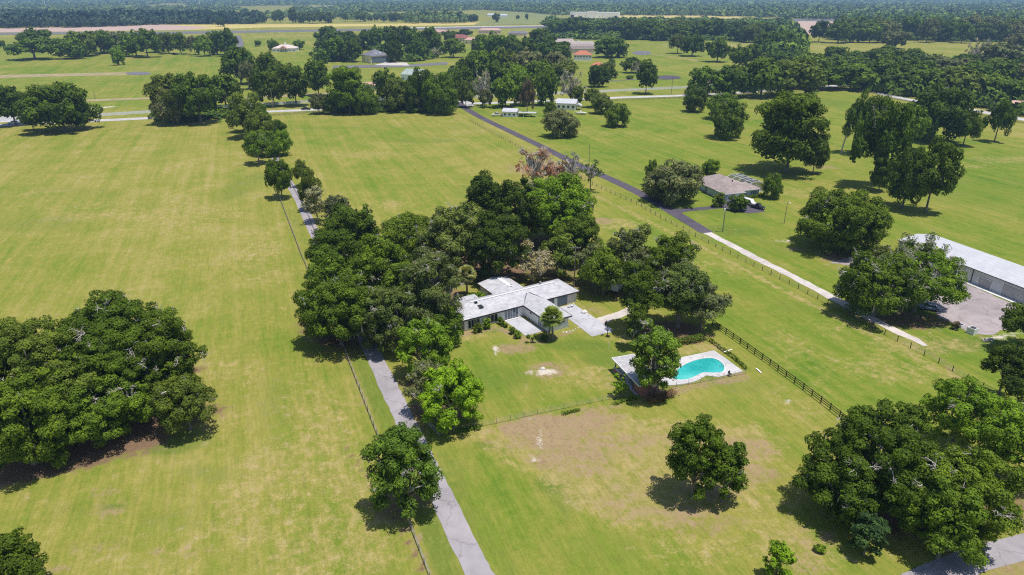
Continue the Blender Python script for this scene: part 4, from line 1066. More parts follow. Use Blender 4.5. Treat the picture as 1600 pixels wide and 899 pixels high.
def brick_mat(name, c1, c2, mort):
    m, nt, b = new_mat(name); v = coords(nt)
    sx = nt.nodes.new('ShaderNodeSeparateXYZ'); nt.links.new(v, sx.inputs[0])
    cb = nt.nodes.new('ShaderNodeCombineXYZ'); nt.links.new(mth(nt, 'ADD', sx.outputs[0], sx.outputs[1]), cb.inputs[0]); nt.links.new(sx.outputs[2], cb.inputs[1])
    br = nt.nodes.new('ShaderNodeTexBrick'); nt.links.new(cb.outputs[0], br.inputs[0]); br.inputs['Scale'].default_value = 1
    br.inputs['Brick Width'].default_value = .24; br.inputs['Row Height'].default_value = .08; br.inputs['Mortar Size'].default_value = .008
    br.inputs['Color1'].default_value = (*c1, 1); br.inputs['Color2'].default_value = (*c2, 1); br.inputs['Mortar'].default_value = (*mort, 1)
    nt.links.new(br.outputs[0], b.inputs['Base Color']); b.inputs['Roughness'].default_value = .9; return m
M_ROOF = shingle('pale_grey_shingles', (0.50, 0.495, 0.52))
M_ROOFB = shingle('taupe_shingles', (0.345, 0.285, 0.27))
M_ROOFT = shingle('terracotta_tiles', (0.52, 0.20, 0.12), .3)
M_ROOFP = shingle('pink_clay_tiles', (0.56, 0.36, 0.30), .3)
M_ROOFG = shingle('slate_grey_shingles', (0.20, 0.20, 0.235))
M_ROOFN = shingle('tan_brown_shingles', (0.42, 0.35, 0.33))
M_WHITE = paint('white_painted_wall', (0.85, 0.85, 0.85), .7, .05)
M_WALL = ribbed('grey_white_siding', (0.84, 0.83, 0.83), 2, .2, .12, .7)
M_BLUE = ribbed('pale_blue_siding', (0.44, 0.53, 0.60), 2, .2, .25, .7)
M_CREAM = paint('cream_stucco', (0.80, 0.70, 0.42), .85, .08)
M_PEACH = paint('peach_stucco', (0.78, 0.62, 0.50), .85, .08)
M_TRIM = paint('dark_fascia', (0.055, 0.05, 0.052), .6, .2)
M_GLASS = paint('window_glass', (0.035, 0.045, 0.055), .08, .3, 1.0, 0, .8)
M_GLASSB = paint('reflecting_glass', (0.16, 0.20, 0.24), .1, .35, 1.2, 0, .8)
M_FRAME = paint('white_frame', (0.84, 0.84, 0.84), .5, .05)
M_SLATE = paint('slate_blue_door', (0.13, 0.175, 0.21), .5, .15)
M_METALW = ribbed('white_metal_roof', (0.52, 0.52, 0.545), 0, .9, .35, .5)
M_METALS = ribbed('grey_metal_siding', (0.66, 0.67, 0.72), 0, .35, .5, .45)
M_ROLL = ribbed('roll_up_door', (0.42, 0.41, 0.43), 2, .12, .3, .5)
M_CONCW = road_mat('white_concrete', (0.60, 0.59, 0.575), .1)
M_BLACK = paint('black_painted_wood', (0.018, 0.017, 0.018), .6, .25)
M_WOODG = paint('weathered_wood', (0.27, 0.225, 0.19), .9, .3, 1.0)
M_WOODD = paint('dark_creosoted_post', (0.11, 0.08, 0.065), .9, .3)
M_WIRE = paint('galvanised_wire', (0.34, 0.33, 0.32), .5, .15, 1, .3)
M_BRICK = brick_mat('red_brick', (0.25, .075, .055), (.33, .11, .08), (.35, .28, .25))
M_TYRE = paint('tyre_rubber', (0.02, .02, .02), .9, .2)
M_STONE = paint('white_stone', (.66, .62, .58), .9, .25, 2)
M_POLE = paint('weathered_pole', (.25, .215, .18), .9, .25)
M_GALV = paint('galvanised_steel', (.45, .46, .47), .5, .15, 2, .5)

def hip_roof(x0, x1, y0, y1, ze, zr, hip=1.0, ov=0.5, th=0.16, hip2=None):
    """closed roof solid over a rectangle; hip 0 is a gable, 1 a full hip"""
    hip2 = hip if hip2 is None else hip2
    x0 -= ov; x1 += ov; y0 -= ov; y1 += ov; m = MB()
    if (x1 - x0) >= (y1 - y0):
        i = (y1 - y0) / 2; r0 = (x0 + i * hip, (y0 + y1) / 2); r1 = (x1 - i * hip2, (y0 + y1) / 2)
        if r0[0] > r1[0] - .3: c_ = (x0 + x1) / 2; r0 = (c_ - .15, r0[1]); r1 = (c_ + .15, r1[1])
        top = [(0,1,5,4), (1,2,5), (2,3,4,5), (3,0,4)]
    else:
        i = (x1 - x0) / 2; r0 = ((x0 + x1) / 2, y0 + i * hip); r1 = ((x0 + x1) / 2, y1 - i * hip2)
        if r0[1] > r1[1] - .3: c_ = (y0 + y1) / 2; r0 = (r0[0], c_ - .15); r1 = (r1[0], c_ + .15)
        top = [(0,1,4), (1,2,5,4), (2,3,5), (3,0,4,5)]
    vs = [(x0,y0,ze+th),(x1,y0,ze+th),(x1,y1,ze+th),(x0,y1,ze+th),(*r0,zr),(*r1,zr),(x0,y0,ze),(x1,y0,ze),(x1,y1,ze),(x0,y1,ze)]
    m.add(vs, top + [(6,9,8,7),(0,6,7,1),(1,7,8,2),(2,8,9,3),(3,9,6,0)])
    return m
def fascia(m, x0, x1, y0, y1, ze, ov=0.5, th=0.34):
    x0 -= ov + .03; x1 += ov + .03; y0 -= ov + .03; y1 += ov + .03
    for a, b_ in (((x0,y0),(x1,y0)),((x1,y0),(x1,y1)),((x1,y1),(x0,y1)),((x0,y1),(x0,y0))):
        m.bar((*a, ze + .02), (*b_, ze + .02), .08, th)
    return m
def window(root, side, c, z0, z1, w, wall, glass=None, panes=1, frame=None, name='window'):
    """window on a wall; side 'y-' etc: wall plane coordinate in wall, c the centre along it"""
    m = MB(); g = MB(); glass = glass or M_GLASS; frame = frame or M_FRAME; s = -1 if side[1] == '-' else 1
    def bx(mb, a0, a1, zz0, zz1, d0, d1):
        d0, d1 = sorted((wall + s * d0, wall + s * d1))
        if side[0] == 'y': mb.box(a0, a1, d0, d1, zz0, zz1)
        else: mb.box(d0, d1, a0, a1, zz0, zz1)
    a0, a1 = c - w / 2, c + w / 2; t = .09
    bx(m, a0 - t, a1 + t, z1, z1 + t, 0.003, .07); bx(m, a0 - t, a1 + t, z0 - t, z0, 0.003, .09)
    bx(m, a0 - t, a0, z0, z1, 0.003, .07); bx(m, a1, a1 + t, z0, z1, 0.003, .07)
    for k in range(1, panes): q = a0 + (a1 - a0) * k / panes; bx(m, q - .05, q + .05, z0, z1, 0.003, .06)
    bx(g, a0, a1, z0, z1, 0.002, .03)
    o = g.build(name, glass, root); m.build('frame', frame, o); return o
def slab_part(root, name, mat, *box): return MB().box(*box).build(name, mat, root)

# ------------------------------------------------------------------ the white ranch house
HO = ground(812.5, 480, 2.8); HA = math.radians(31)
house = empty('ranch_house', (HO[0], HO[1], 0), HA)
tag(house, 'long low white ranch house with pale grey hipped roof in the grove', 'house')
def wall_box(root, x0, x1, y0, y1, z1, mat): return MB().box(x0, x1, y0, y1, 0, z1).build('wall', mat, root)
wall_box(house, -14.3, 16.5, .6, 8.6, 2.85, M_WALL); wall_box(house, 1.5, 6.9, -9.7, .597, 2.80, M_WALL)
wall_box(house, -1.4, 6.3, 8.603, 16.8, 2.72, M_WALL); wall_box(house, -10.4, -6.0, 8.603, 12.0, 2.4, M_WALL)
r1 = hip_roof(-14.3, 16.5, .6, 8.6, 2.87, 4.75, .62, .6).build('roof', M_ROOF, house)
r2 = hip_roof(1.5, 6.9, -9.7, 4.0, 2.83, 4.25, .5, .6, hip2=0).build('roof', M_ROOF, house)
r3 = hip_roof(-1.4, 6.3, 6.0, 16.8, 2.78, 3.75, 0, .5).build('roof', M_ROOF, house)
r4 = MB().box(-11.0, -5.4, 8.0, 12.6, 2.42, 2.56).build('porch_roof', M_ROOF, house)
fascia(MB(), -14.3, 16.5, .6, 8.6, 2.85, .6).build('fascia', M_TRIM, r1)
fm = MB(); fm.bar((.87, -.03, 2.9), (.87, -10.33, 2.86), .08, .34); fm.bar((.87, -10.33, 2.9), (7.53, -10.33, 2.86), .08, .34); fm.bar((7.53, -10.33, 2.9), (7.53, -.03, 2.86), .08, .34)
fm.build('fascia', M_TRIM, r2)
fm = MB(); fm.bar((-1.93, 9.3, 2.86), (-1.93, 17.33, 2.86), .06, .18); fm.bar((-1.93, 17.33, 2.86), (6.83, 17.33, 2.86), .06, .18); fm.bar((6.83, 17.33, 2.86), (6.83, 9.3, 2.86), .06, .18)
fm.build('fascia', paint('brown_fascia', (.16, .08, .05), .7, .2), r3)
vm = MB(); vm.bar((.92, 0, 2.98), (3.9, 3.3, 4.32), .22, .05); vm.bar((7.48, 0, 2.98), (4.5, 3.3, 4.32), .22, .05); vm.build('valley_flashing', paint('grey_flashing', (.12, .12, .13), .5, .1), r2)
rc = MB().bar((-10.6, 4.6, 4.79), (12.8, 4.6, 4.79), .45, .05); rc.build('ridge_cap', paint('ridge_white', (.72, .72, .75), .8, .08), r1)
slab_part(r1, 'skylight', M_GLASS, -9.6, -8.6, 1.9, 3.2, 3.8, 4.28); slab_part(r1, 'skylight', M_GLASS, -9.9, -9.2, 3.7, 4.3, 4.35, 4.85)
slab_part(r3, 'roof_vent', M_TRIM, 3.5, 3.9, 10.2, 10.6, 3.4, 3.85); slab_part(r3, 'roof_panel', paint('white_membrane', (.78, .78, .8), .6, .05), 2.9, 3.9, 9.8, 16.5, 3.71, 3.79)
slab_part(r1, 'chimney', paint('flue', (.3, .3, .32), .6, .1), 9.2, 9.6, 5.6, 6.0, 4.2, 5.1)
window(house, 'y-', -11.9, .35, 2.3, 2.9, .6, M_GLASS, 4); window(house, 'y-', -7.1, .35, 2.3, 2.7, .6, M_GLASS, 3)
window(house, 'y-', -2.0, .12, 2.4, 3.5, .6, M_GLASSB, 5, name='sliding_door')
window(house, 'x-', -2.4, 1.6, 2.1, .7, 1.5, M_GLASS, 1); window(house, 'x-', -6.9, .4, 2.3, 2.6, 1.5, M_GLASSB, 4)
window(house, 'y-', 4.3, 1.5, 2.5, 3.2, -9.7, M_GLASSB, 3); window(house, 'x-', 3.6, .9, 2.2, 1.6, -14.3, M_GLASS, 2); window(house, 'x-', 6.6, .9, 2.2, 1.2, -14.3, M_GLASS, 1)
window(house, 'x-', 12.0, .9, 2.1, 1.2, -1.4, M_GLASS, 1); window(house, 'x+', 12.5, .9, 2.1, 1.6, 6.3, M_GLASS, 2)
slab_part(house, 'brick_base', M_WHITE, 1.4, 7.0, -9.82, -9.703, 0, 1.1)
for a, b_ in ((7.3, 9.9), (10.9, 13.8)):
    g = slab_part(house, 'garage_door', M_SLATE, a, b_, .50, .597, 0.02, 2.35)
    for k in range(3): slab_part(g, 'door_panel', paint('slate_panel', (.16, .205, .24), .5, .1), a + .1, b_ - .1, .47, .498, .15 + k * .75, .75 + k * .75)
slab_part(house, 'pillar', M_WHITE, 9.95, 10.85, .38, .60, 0, 2.7); slab_part(house, 'stone_cladding', M_STONE, 13.9, 16.6, .45, .597, 0, 2.75)
slab_part(house, 'step', M_CONCW, -4.0, 0.2, .0, .55, 0, .16)
P_ = lambda px, py: (px, py)
sheet('patio', [(786,500),(812,494.5),(850,517),(822,525.5)], M_SLAB, .05, 'pale grey concrete patio beside the sliding doors')
sheet('parking_slab', [(867,482),(897,475.5),(958,516),(956,519),(925,526.5)], M_SLAB, .05, 'big pale grey concrete parking slab at the garage')
strip('path', [(936,503),(955,496),(975,489),(990,480),(999,468),(992,452),(975,442),(955,438)], [3.2,2.8,2.6,2.6,2.6,2.6,3,3], M_CONC, .032, 'pale curved path leading under the oaks', .15, 1)
# shrubs at the house
def shrub(x0, x1, yt, yb, label, tone='mid', group='clipped shrubs along the white house', **kw):
    return near(x0, x1, yt, yb, label, tone, group, name='round_bush', cat='bush', f=.02, lobes=kw.pop('lobes', 9), **kw)
shrub(739,754,505,519,'dark bush under the left front windows of the white house','dark')
shrub(754,767,497,514,'round green bush between the two front windows of the white house','bright')
shrub(712,724,508,521,'dark bush at the left front corner of the white house','dark')
shrub(777,786,495,507,'first clipped bush at the top of the patio edge','mid'); shrub(783,789,501,510,'second small clipped bush on the patio edge','mid')
shrub(788,793,506,512,'third tiny clipped bush on the patio edge','mid'); shrub(795,806,511,522,'fourth and roundest clipped bush on the patio edge','mid')
shrub(803,815,517,528,'lowest clipped bush on the patio edge','bright')
near(728,762,455,475,'leafy hedge behind the back wing of the white house','bright',None,name='leafy_shrub',cat='shrub',f=.02,lobes=12)
near(843,856,524,533,'small dark bush left of the front palm','dark',None,name='round_bush',cat='bush',f=.02,lobes=8)
# clipped pom-pom shrub
X_, Y_ = ground(831, 536); t = empty('topiary', (X_, Y_, 0)); tag(t, 'dark pom-pom topiary on the worn patch before the patio', 'topiary')
m = MB()
for dx, dz in ((-.8, 1.5), (.1, 1.0), (.75, 1.7)): m.tube([(0, 0, 0), (dx * .5, 0, dz * .6), (dx, 0, dz)], [.09, .07, .05], 6)
m.build('trunk', M_BARK, t)
r_ = np.random.default_rng(3); VV = []
for dx, dz, rr in ((-.8, 1.55, .5), (.1, 1.05, .35), (.75, 1.75, .45)):
    d = unit(r_.normal(size=(260, 3))); VV.append(leaf_quads(np.array([dx, 0, dz]) + d * rr, d, .11, r_)[0])
o = link('crown', mesh_np('crown', np.concatenate(VV), np.arange(260 * 12).reshape(-1, 4), M_LEAF), t); o.color = (*TONE['deep'], 1)
def rocks(label, pts):
    for i, (px, py, s) in enumerate(pts):
        x, y = ground(px, py); m = MB(); r_ = random.Random(i + px); n = 8
        for k in range(3):
            q = [1, .85, .35][k]; m.v += [(x + math.cos(6.283*j/n) * s * q * r_.uniform(.8, 1.1), y + math.sin(6.283*j/n) * s * q * r_.uniform(.7, 1.05), [0, s*.45, s*.75][k]) for j in range(n)]
        for k in range(2):
            for j in range(n): m.f.append((k*n+j, k*n+(j+1)%n, (k+1)*n+(j+1)%n, (k+1)*n+j))
        m.f.append(tuple(2*n + j for j in range(n)))
        tag(m.build('rock', M_STONE), label[i] if isinstance(label, list) else label, 'rock', None if isinstance(label, list) else 'edging rocks by the wing')
rocks('small white edging rock in the bed by the house wing', [(880,519,.25),(885,519.5,.3),(890,518,.25),(895,517,.28),(899,515,.22),(904,513,.25)])
rocks(['big white boulder at the edge of the parking slab', 'white boulder inside the pale burnt patch'], [(913,489,.95),(848,577,.6)])

def palm(x0, x1, yt, yb, label, n=30, frond_tone=(.17,.21,.05), skirt=False, trunks=1, group=None):
    X, Y, a, H = fit_tree(x0, x1, yt, yb, .5)
    t = empty('palm_tree', (X, Y, 0)); tag(t, label, 'palm', group); r = np.random.default_rng(int(x0))
    m = MB()
    for k in range(trunks):
        ox = (k - (trunks-1)/2) * .9
        m.tube([(ox, 0, -.1), (ox, 0, .4), (ox * .6, 0, H * .4), (ox * .3, 0, H - a * .75)], [.34, .26, .22, .26], 9)
    m.build('trunk', M_BARK, t)
    VV = []; top = np.array([0, 0, H - a * .8])
    for k in range(n):
        el = r.uniform(-.95, 1.4); az = k * 2.4 + r.uniform(-.2, .2)
        d = np.array([math.cos(az) * math.cos(el), math.sin(az) * math.cos(el), math.sin(el)])
        hub = top + d * a * .45; side = unit(np.cross(d, [0, 0, 1.0])); up = np.cross(side, d)
        VV.append(np.array([top - side*.03, top + side*.03, hub + side*.03, hub - side*.03]))
        for q in np.linspace(-1.25, 1.25, 13):
            e = unit(d * math.cos(q) + side * math.sin(q)); L = a * .62 * (1 - .12 * abs(q)); w_ = np.cross(e, up) * a * .065
            droop = np.array([0, 0, -a * .10 * r.uniform(.3, 1.4)])
            VV.append(np.array([hub, hub + e * L * .5 - w_, hub + e * L + droop, hub + e * L * .5 + w_]))
    V_ = np.concatenate(VV); o = link('crown', mesh_np('crown', V_, np.arange(len(V_)).reshape(-1, 4), M_LEAF), t); o.color = (*frond_tone, 1)
    if skirt:
        VV = []
        for k in range(60):
            az = k * 2.4; d = np.array([math.cos(az), math.sin(az), 0]); s_ = np.array([-d[1], d[0], 0]) * .22
            p0 = top + np.array([0, 0, .1]); p1 = top + d * a * r.uniform(.3, .6) - np.array([0, 0, a * r.uniform(.3, .8)])
            VV.append(np.array([p0, (p0+p1)/2 - s_, p1, (p0+p1)/2 + s_]))
        V_ = np.concatenate(VV); link('dead_fronds', mesh_np('dead_fronds', V_, np.arange(len(V_)).reshape(-1, 4), paint('dry_fronds', (.42, .29, .16), .9, .3)), t)
palm(842,881,479,531,'bright fan palm with twin trunk in front of the white house', 64, (.24,.31,.07), trunks=2)
palm(713,745,415,463,'tall fan palm with dry skirt behind the left end of the house', 46, (.27,.29,.10), True)
palm(759,786,406,442,'yellow green fan palm touching the back wing of the house', 46, (.38,.38,.12), True)
palm(789,800,418,440,'small fan palm right of the yellow green one', 20, (.20,.22,.06))

# ------------------------------------------------------------------ posts and fences
def fence(name, label, pts, spacing, h, post_w, rails, mat_post, mat_rail, rail_h=.14, rail_t=.05, post_h=None, limit=100, round_post=False, wire=False, lean=0.0, cat='fence'):
    W = [Vector(ground(*p)) for p in pts]; root = empty(name, (W[0].x, W[0].y, 0)); tag(root, label, cat)
    seg = []; L = 0
    for a, b_ in zip(W[:-1], W[1:]): seg.append((L, (b_ - a).length, a, b_)); L += (b_ - a).length
    n = min(limit, int(L / spacing) + 1); sp_ = L / (n - 1)
    def at(s):
        for l0, ll, a, b_ in seg:
            if s <= l0 + ll + 1e-6: return a + (b_ - a) * ((s - l0) / ll), (b_ - a).normalized()
        return W[-1], (W[-1] - W[-2]).normalized()
    ph = post_h or h; pm = MB()
    if round_post: pm.tube([(0,0,-.2),(0,0,ph*.5),(0,0,ph)], [post_w*.55, post_w*.5, post_w*.45], 7)
    else: pm.box(-post_w/2, post_w/2, -post_w/2, post_w/2, -.2, ph)
    pme = mesh_np('post', np.array(pm.v), pm.f, mat_post)
    spots = []
    for i in range(n):
        p, d = at(i * sp_); spots.append(p)
        o = link('post', pme, root); o.location = (p.x - W[0].x, p.y - W[0].y, 0)
        o.rotation_euler = (random.uniform(-lean, lean), random.uniform(-lean, lean), math.atan2(d.y, d.x) + random.uniform(-lean, lean))
        o.scale = (1, 1, 1 + random.uniform(-lean, lean) * 1.5)
    for z in rails:
        m = MB()
        for a, b_ in zip(spots[:-1], spots[1:]):
            d = (b_ - a).normalized(); nrm = Vector((d.y, -d.x)) * (post_w * .5 + rail_t * .55)
            q = random.uniform(-1, 1) * lean * .3
            m.bar((a.x - W[0].x + nrm.x, a.y - W[0].y + nrm.y, z + q), (b_.x - W[0].x + nrm.x, b_.y - W[0].y + nrm.y, z - q), rail_t, rail_h)
        m.build('wire' if wire else 'rail', mat_rail, root)
    return root
fence('board_fence', 'black three rail board fence running down from the oak clump past the pool', [(1113,508),(1160,540),(1207,574),(1255,609),(1302,645),(1342,677)], 2.44, 1.45, .14, (.45, .90, 1.33), M_BLACK, M_BLACK, .15, .04)
fence('wire_fence', 'old post and wire fence along the left side of the driveway', [(672,905),(640,822),(618,757),(590,683),(562,610),(533,535),(520,505),(488,440),(470,398),(452,350),(436,308),(426,272)], 2.6, 1.25, .11, (.25, .55, .85, 1.12), M_WOODG, M_WIRE, .035, .03, round_post=True, wire=True, lean=.06)
fence('wire_fence', 'post and wire fence along the right side of the upper driveway', [(545,430),(500,382),(478,330),(455,288),(440,258),(425,225)], 3.2, 1.2, .12, (.4, .8, 1.1), M_WOODD, M_WIRE, .03, .03, round_post=True, wire=True, lean=.05)
fence('wire_fence', 'dark post and wire fence along the asphalt and concrete lane', [(1560,622),(1517,598),(1470,570),(1404,535),(1300,480),(1232,444),(1125,390),(1046,349),(995,320),(932,292),(890,270),(800,225),(735,190)], 3.4, 1.35, .17, (.35, .75, 1.15), M_WOODD, M_WIRE, .03, .03, round_post=True, wire=True, lean=.05)
fence('chain_fence', 'low galvanised wire fence between the yard and the worn paddock', [(686,681),(712,675),(752,667),(790,659),(825,651),(870,641),(930,629),(985,618),(1040,607),(1100,597),(1165,584)], 2.6, 1.15, .07, (.2, .5, .8, 1.1), M_WOODG, M_WIRE, .022, .02, round_post=True, wire=True, lean=.04)
fence('white_fence', 'white board fence behind the main road', [(-40,192),(0,189),(34,187),(135,183.5),(232,177.5),(400,166),(480,161.5),(560,158),(700,154.5),(800,151),(915,146),(1000,141.8),(1075,138.5),(1122,135.5),(1200,131),(1290,125)], 6.0, 1.9, .22, (.38, .84, 1.30, 1.72), M_FRAME, M_FRAME, .42, .06)
fence('pasture_fence', 'brown board fence along the near side of the main road', [(405,183.5),(485,177),(600,171.5),(705,168.5)], 3.0, 1.3, .16, (.4, .8, 1.2), M_WOODG, M_WOODG, .14, .04, limit=90)
fence('pasture_fence', 'brown board fence along the top of the right pasture', [(940,159),(1090,153),(1210,146),(1280,141.5),(1345,141.5),(1400,156),(1480,172),(1600,194)], 4.0, 1.3, .16, (.4, .8, 1.2), M_WOODG, M_WOODG, .14, .04)
# gate at the yard corner
g = empty('gate', (*ground(686, 681), 0)); tag(g, 'grey tube gate across the gap between driveway and yard corner', 'gate')
a = Vector(ground(686, 681)); b_ = Vector(ground(663, 660)); d = b_ - a; m = MB()
for z in (.25, .55, .85, 1.15): m.tube([(0, 0, z), (d.x, d.y, z)], [.03, .03], 6)
for k in (0.02, .5, .98): m.tube([(d.x*k, d.y*k, .2), (d.x*k, d.y*k, 1.2)], [.035, .035], 6)
m.build('gate_frame', M_GALV, g)
MB().tube([(0, 0, -.1), (0, 0, 1.4)], [.09, .09], 8).build('post', M_WOODG, g)

def hedge(name, label, pts, w, h, tone, seed, cat='hedge', leaf=.14, ragged=.25):
    W = [np.array(ground(*p)) for p in pts]; r = np.random.default_rng(seed); P = []; D = []
    for a, b_ in zip(W[:-1], W[1:]):
        L = np.linalg.norm(b_ - a); n = int(L * w * 130); t = r.random((n, 1)); q = a + (b_ - a) * t
        d = unit(r.normal(size=(n, 3)) + np.array([0, 0, .5])); s_ = 1 + ragged * np.sin(t * L * 2.3) + ragged * np.sin(t * L * 5.1 + 1)
        P.append(np.concatenate([q, np.full((n, 1), h * .5)], 1) + d * np.array([w * .5, w * .5, h * .5]) * s_ * r.uniform(.8, 1.1, (n, 1))); D.append(d)
    P = np.concatenate(P); D = np.concatenate(D); P[:, 2] = np.maximum(P[:, 2], .05)
    V_, F_ = leaf_quads(P, unit(D + r.normal(size=D.shape) * .4), leaf, r)
    o = link(name, mesh_np(name, V_, F_, M_LEAF)); o.color = (*TONE[tone], 1) if isinstance(tone, str) else (*tone, 1)
    return tag(o, label, cat)
hedge('hedge', 'dense green hedge behind the pool deck', [(1052,540),(1075,537),(1098,532)], 1.6, 1.7, 'mid', 1, ragged=.1)
hedge('vine_hedge', 'ragged dark green vines on the fence right of the pool', [(1108,533),(1128,548),(1148,562),(1166,579)], .5, .9, 'dark', 2)
hedge('weed_strip', 'rough green weeds by the worn fence line left of the pavilion', [(960,633),(985,624),(1000,622)], .8, .5, 'mid', 3, 'weeds')
hedge('weed_strip', 'low green weeds at the fence under the lime tree', [(712,676),(735,672),(752,666)], .9, .5, 'bright', 4, 'weeds')
hedge('weed_strip', 'patch of green weeds halfway along the yard fence', [(880,648),(905,642)], .8, .5, 'mid', 5, 'weeds')
hedge('brush', 'brown dry brush at the foot of the bright pool tree', [(1012,630),(1030,627),(1052,618)], 1.8, 1.3, (.16,.10,.06), 6, 'brush')
hedge('hedge', 'low dark hedge along the right wall of the brown roofed house', [(1168,311),(1180,309),(1194,306)], 1.4, 1.1, 'dark', 7)

# ------------------------------------------------------------------ pool and pavilion
def loop_pts(pts, z=0, sub=5):
    n = len(pts); out = []
    Q = [Vector(ground(*p)) for p in pts]
    for i in range(n):
        p0, p1, p2, p3 = Q[i-1], Q[i], Q[(i+1) % n], Q[(i+2) % n]
        for j in range(sub):
            t = j / sub; q = .5 * ((2*p1) + (p2-p0)*t + (2*p0-5*p1+4*p2-p3)*t*t + (3*p1-p0-3*p2+p3)*t**3); out.append((q.x, q.y))
    return out
pool_px = [(1056,580),(1072,569.5),(1090,563),(1110,560.5),(1124,565),(1131.5,574),(1129,581.5),(1116,583.5),(1100,583),(1090,587),(1078,592.5),(1064,594.5),(1050,592),(1046,586)]
inner = loop_pts(pool_px)
deck_px = [(1040,569),(1063,559.5),(1090,554),(1116,548.5),(1138,564),(1161,581),(1140,586),(1121,590),(1103,587.6),(1093,594),(1083,598),(1065,601.5),(1045,603),(1028,596),(1030,578)]
outer = []
Q = [Vector(ground(*p)) for p in deck_px]
for i in range(len(Q)):
    for j in range(4): q = Q[i] + (Q[(i+1) % len(Q)] - Q[i]) * j / 4; outer.append((q.x, q.y))
def ring_mesh(name, outer, inner, z, depth, mat, parent=None):
    bm = bmesh.new()
    vo = [bm.verts.new((x, y, z)) for x, y in outer]; vi = [bm.verts.new((x, y, z)) for x, y in inner]
    eo = [bm.edges.new((vo[i], vo[(i+1) % len(vo)])) for i in range(len(vo))]; ei = [bm.edges.new((vi[i], vi[(i+1) % len(vi)])) for i in range(len(vi))]
    bmesh.ops.triangle_fill(bm, use_beauty=True, use_dissolve=False, edges=eo + ei, normal=(0, 0, 1))
    for ring in (vo, vi):
        low = [bm.verts.new((v_.co.x, v_.co.y, z - depth)) for v_ in ring]
        for i in range(len(ring)): bm.faces.new((ring[i], ring[(i+1) % len(ring)], low[(i+1) % len(ring)], low[i]))
    bmesh.ops.recalc_face_normals(bm, faces=bm.faces)
    me = bpy.data.meshes.new(name); bm.to_mesh(me); bm.free(); me.materials.append(mat); return link(name, me, parent)
cen = Vector((sum(p[0] for p in inner) / len(inner), sum(p[1] for p in inner) / len(inner)))
rim = [(p[0] + (p[0]-cen.x) * .05, p[1] + (p[1]-cen.y) * .05) for p in inner]
tag(ring_mesh('pool_deck', outer, rim, .14, .16, road_mat('pool_deck_concrete', (.50, .485, .49), .14)), 'pale concrete deck round the pool', kind='structure')
pool = empty('swimming_pool', (0, 0, 0)); tag(pool, 'turquoise kidney shaped swimming pool', 'pool')
ring_mesh('coping', rim, inner, .17, .17, M_CONCW, pool)
M_WATER, nt, b = new_mat('pool_water'); v = coords(nt)
wn_ = noise(nt, v, .16, 3, .5); w2 = noise(nt, v, 2.2, 3, .6, .6)
nt.links.new(mixc(nt, .25, ramp(nt, wn_, [(.35, (.02, .31, .30)), (.55, (.05, .44, .42)), (.72, (.13, .54, .51))]), ramp(nt, w2, [(.4, (.01, .28, .27)), (.65, (.07, .50, .48))])), b.inputs['Base Color'])
b.inputs['Roughness'].default_value = .06; bump(nt, b, w2, .25, .05)
link('water', mesh_np('water', np.array([(x, y, .07) for x, y in inner]), [list(range(len(inner)))], M_WATER), pool)
m = MB(); x, y = ground(1131, 574)
for s_ in (-.25, .25): m.tube([(x + s_, y, .15), (x + s_, y, .75), (x - .35 + s_, y - .1, .85), (x - .75 + s_, y - .2, .1)], [.03] * 4, 6)
m.build('ladder', M_GALV, pool)
# pavilion
PO = ground(956, 560, 2.8); pav = empty('pavilion', (PO[0], PO[1], 0), math.radians(19)); tag(pav, 'white flat roofed brick pavilion beside the pool', 'pavilion')
slab_part(pav, 'roof', paint('pale_flat_roof', (.43, .42, .43), .7, .18), 0, 4.9, -11.2, 0, 2.72, 2.86)
m = MB(); m.bar((-.02, 0, 2.78), (-.02, -11.2, 2.78), .1, .24); m.bar((4.92, 0, 2.78), (4.92, -11.2, 2.78), .1, .24); m.bar((-.02, .02, 2.78), (4.92, .02, 2.78), .1, .24); m.bar((-.02, -11.22, 2.78), (4.92, -11.22, 2.78), .1, .24); m.build('fascia', M_FRAME, pav)
slab_part(pav, 'end_wall', M_BRICK, .6, 4.5, -10.9, -10.6, 0, 2.72); slab_part(pav, 'wall', M_BRICK, .6, .85, -10.597, -8.2, 0, 2.72); slab_part(pav, 'back_wall', M_BRICK, 4.2, 4.5, -10.597, -5.5, 0, 2.72)
slab_part(pav, 'low_wall', M_BRICK, .3, .55, -3.4, -.5, 0, .95); slab_part(pav, 'low_wall_cap', M_CONCW, .24, .61, -3.45, -.45, .953, 1.03)
for yy in (-.5, -4.2, -7.9): slab_part(pav, 'post', M_WOODD, .62, .78, yy - .08, yy + .08, 0, 2.72); slab_part(pav, 'post', M_WOODD, 4.25, 4.4, yy - .083, yy + .083, 0.003, 2.72) if yy > -5 else None
slab_part(pav, 'counter', M_SLATE, 1.0, 1.7, -8.0, -5.4, 0, .95); slab_part(pav, 'floor', M_SLAB, .2, 4.6, -10.9, -.1, .02, .1)
x, y = ground(1140, 588)
ch = empty('garden_chair', (x, y, .15), .6); tag(ch, 'dark metal garden chair at the front edge of the pool deck', 'chair')
m = MB(); m.box(-.3, .3, -.3, .3, .4, .45); m.build('seat', M_BLACK, ch); m = MB(); m.bar((-.3, .28, .7), (.3, .28, .7), .04, .5); m.build('backrest', M_BLACK, ch)
for sx in (-.27, .27):
    for sy in (-.27, .27): MB().box(sx-.025, sx+.025, sy-.025, sy+.025, 0, .4).build('leg', M_BLACK, ch)
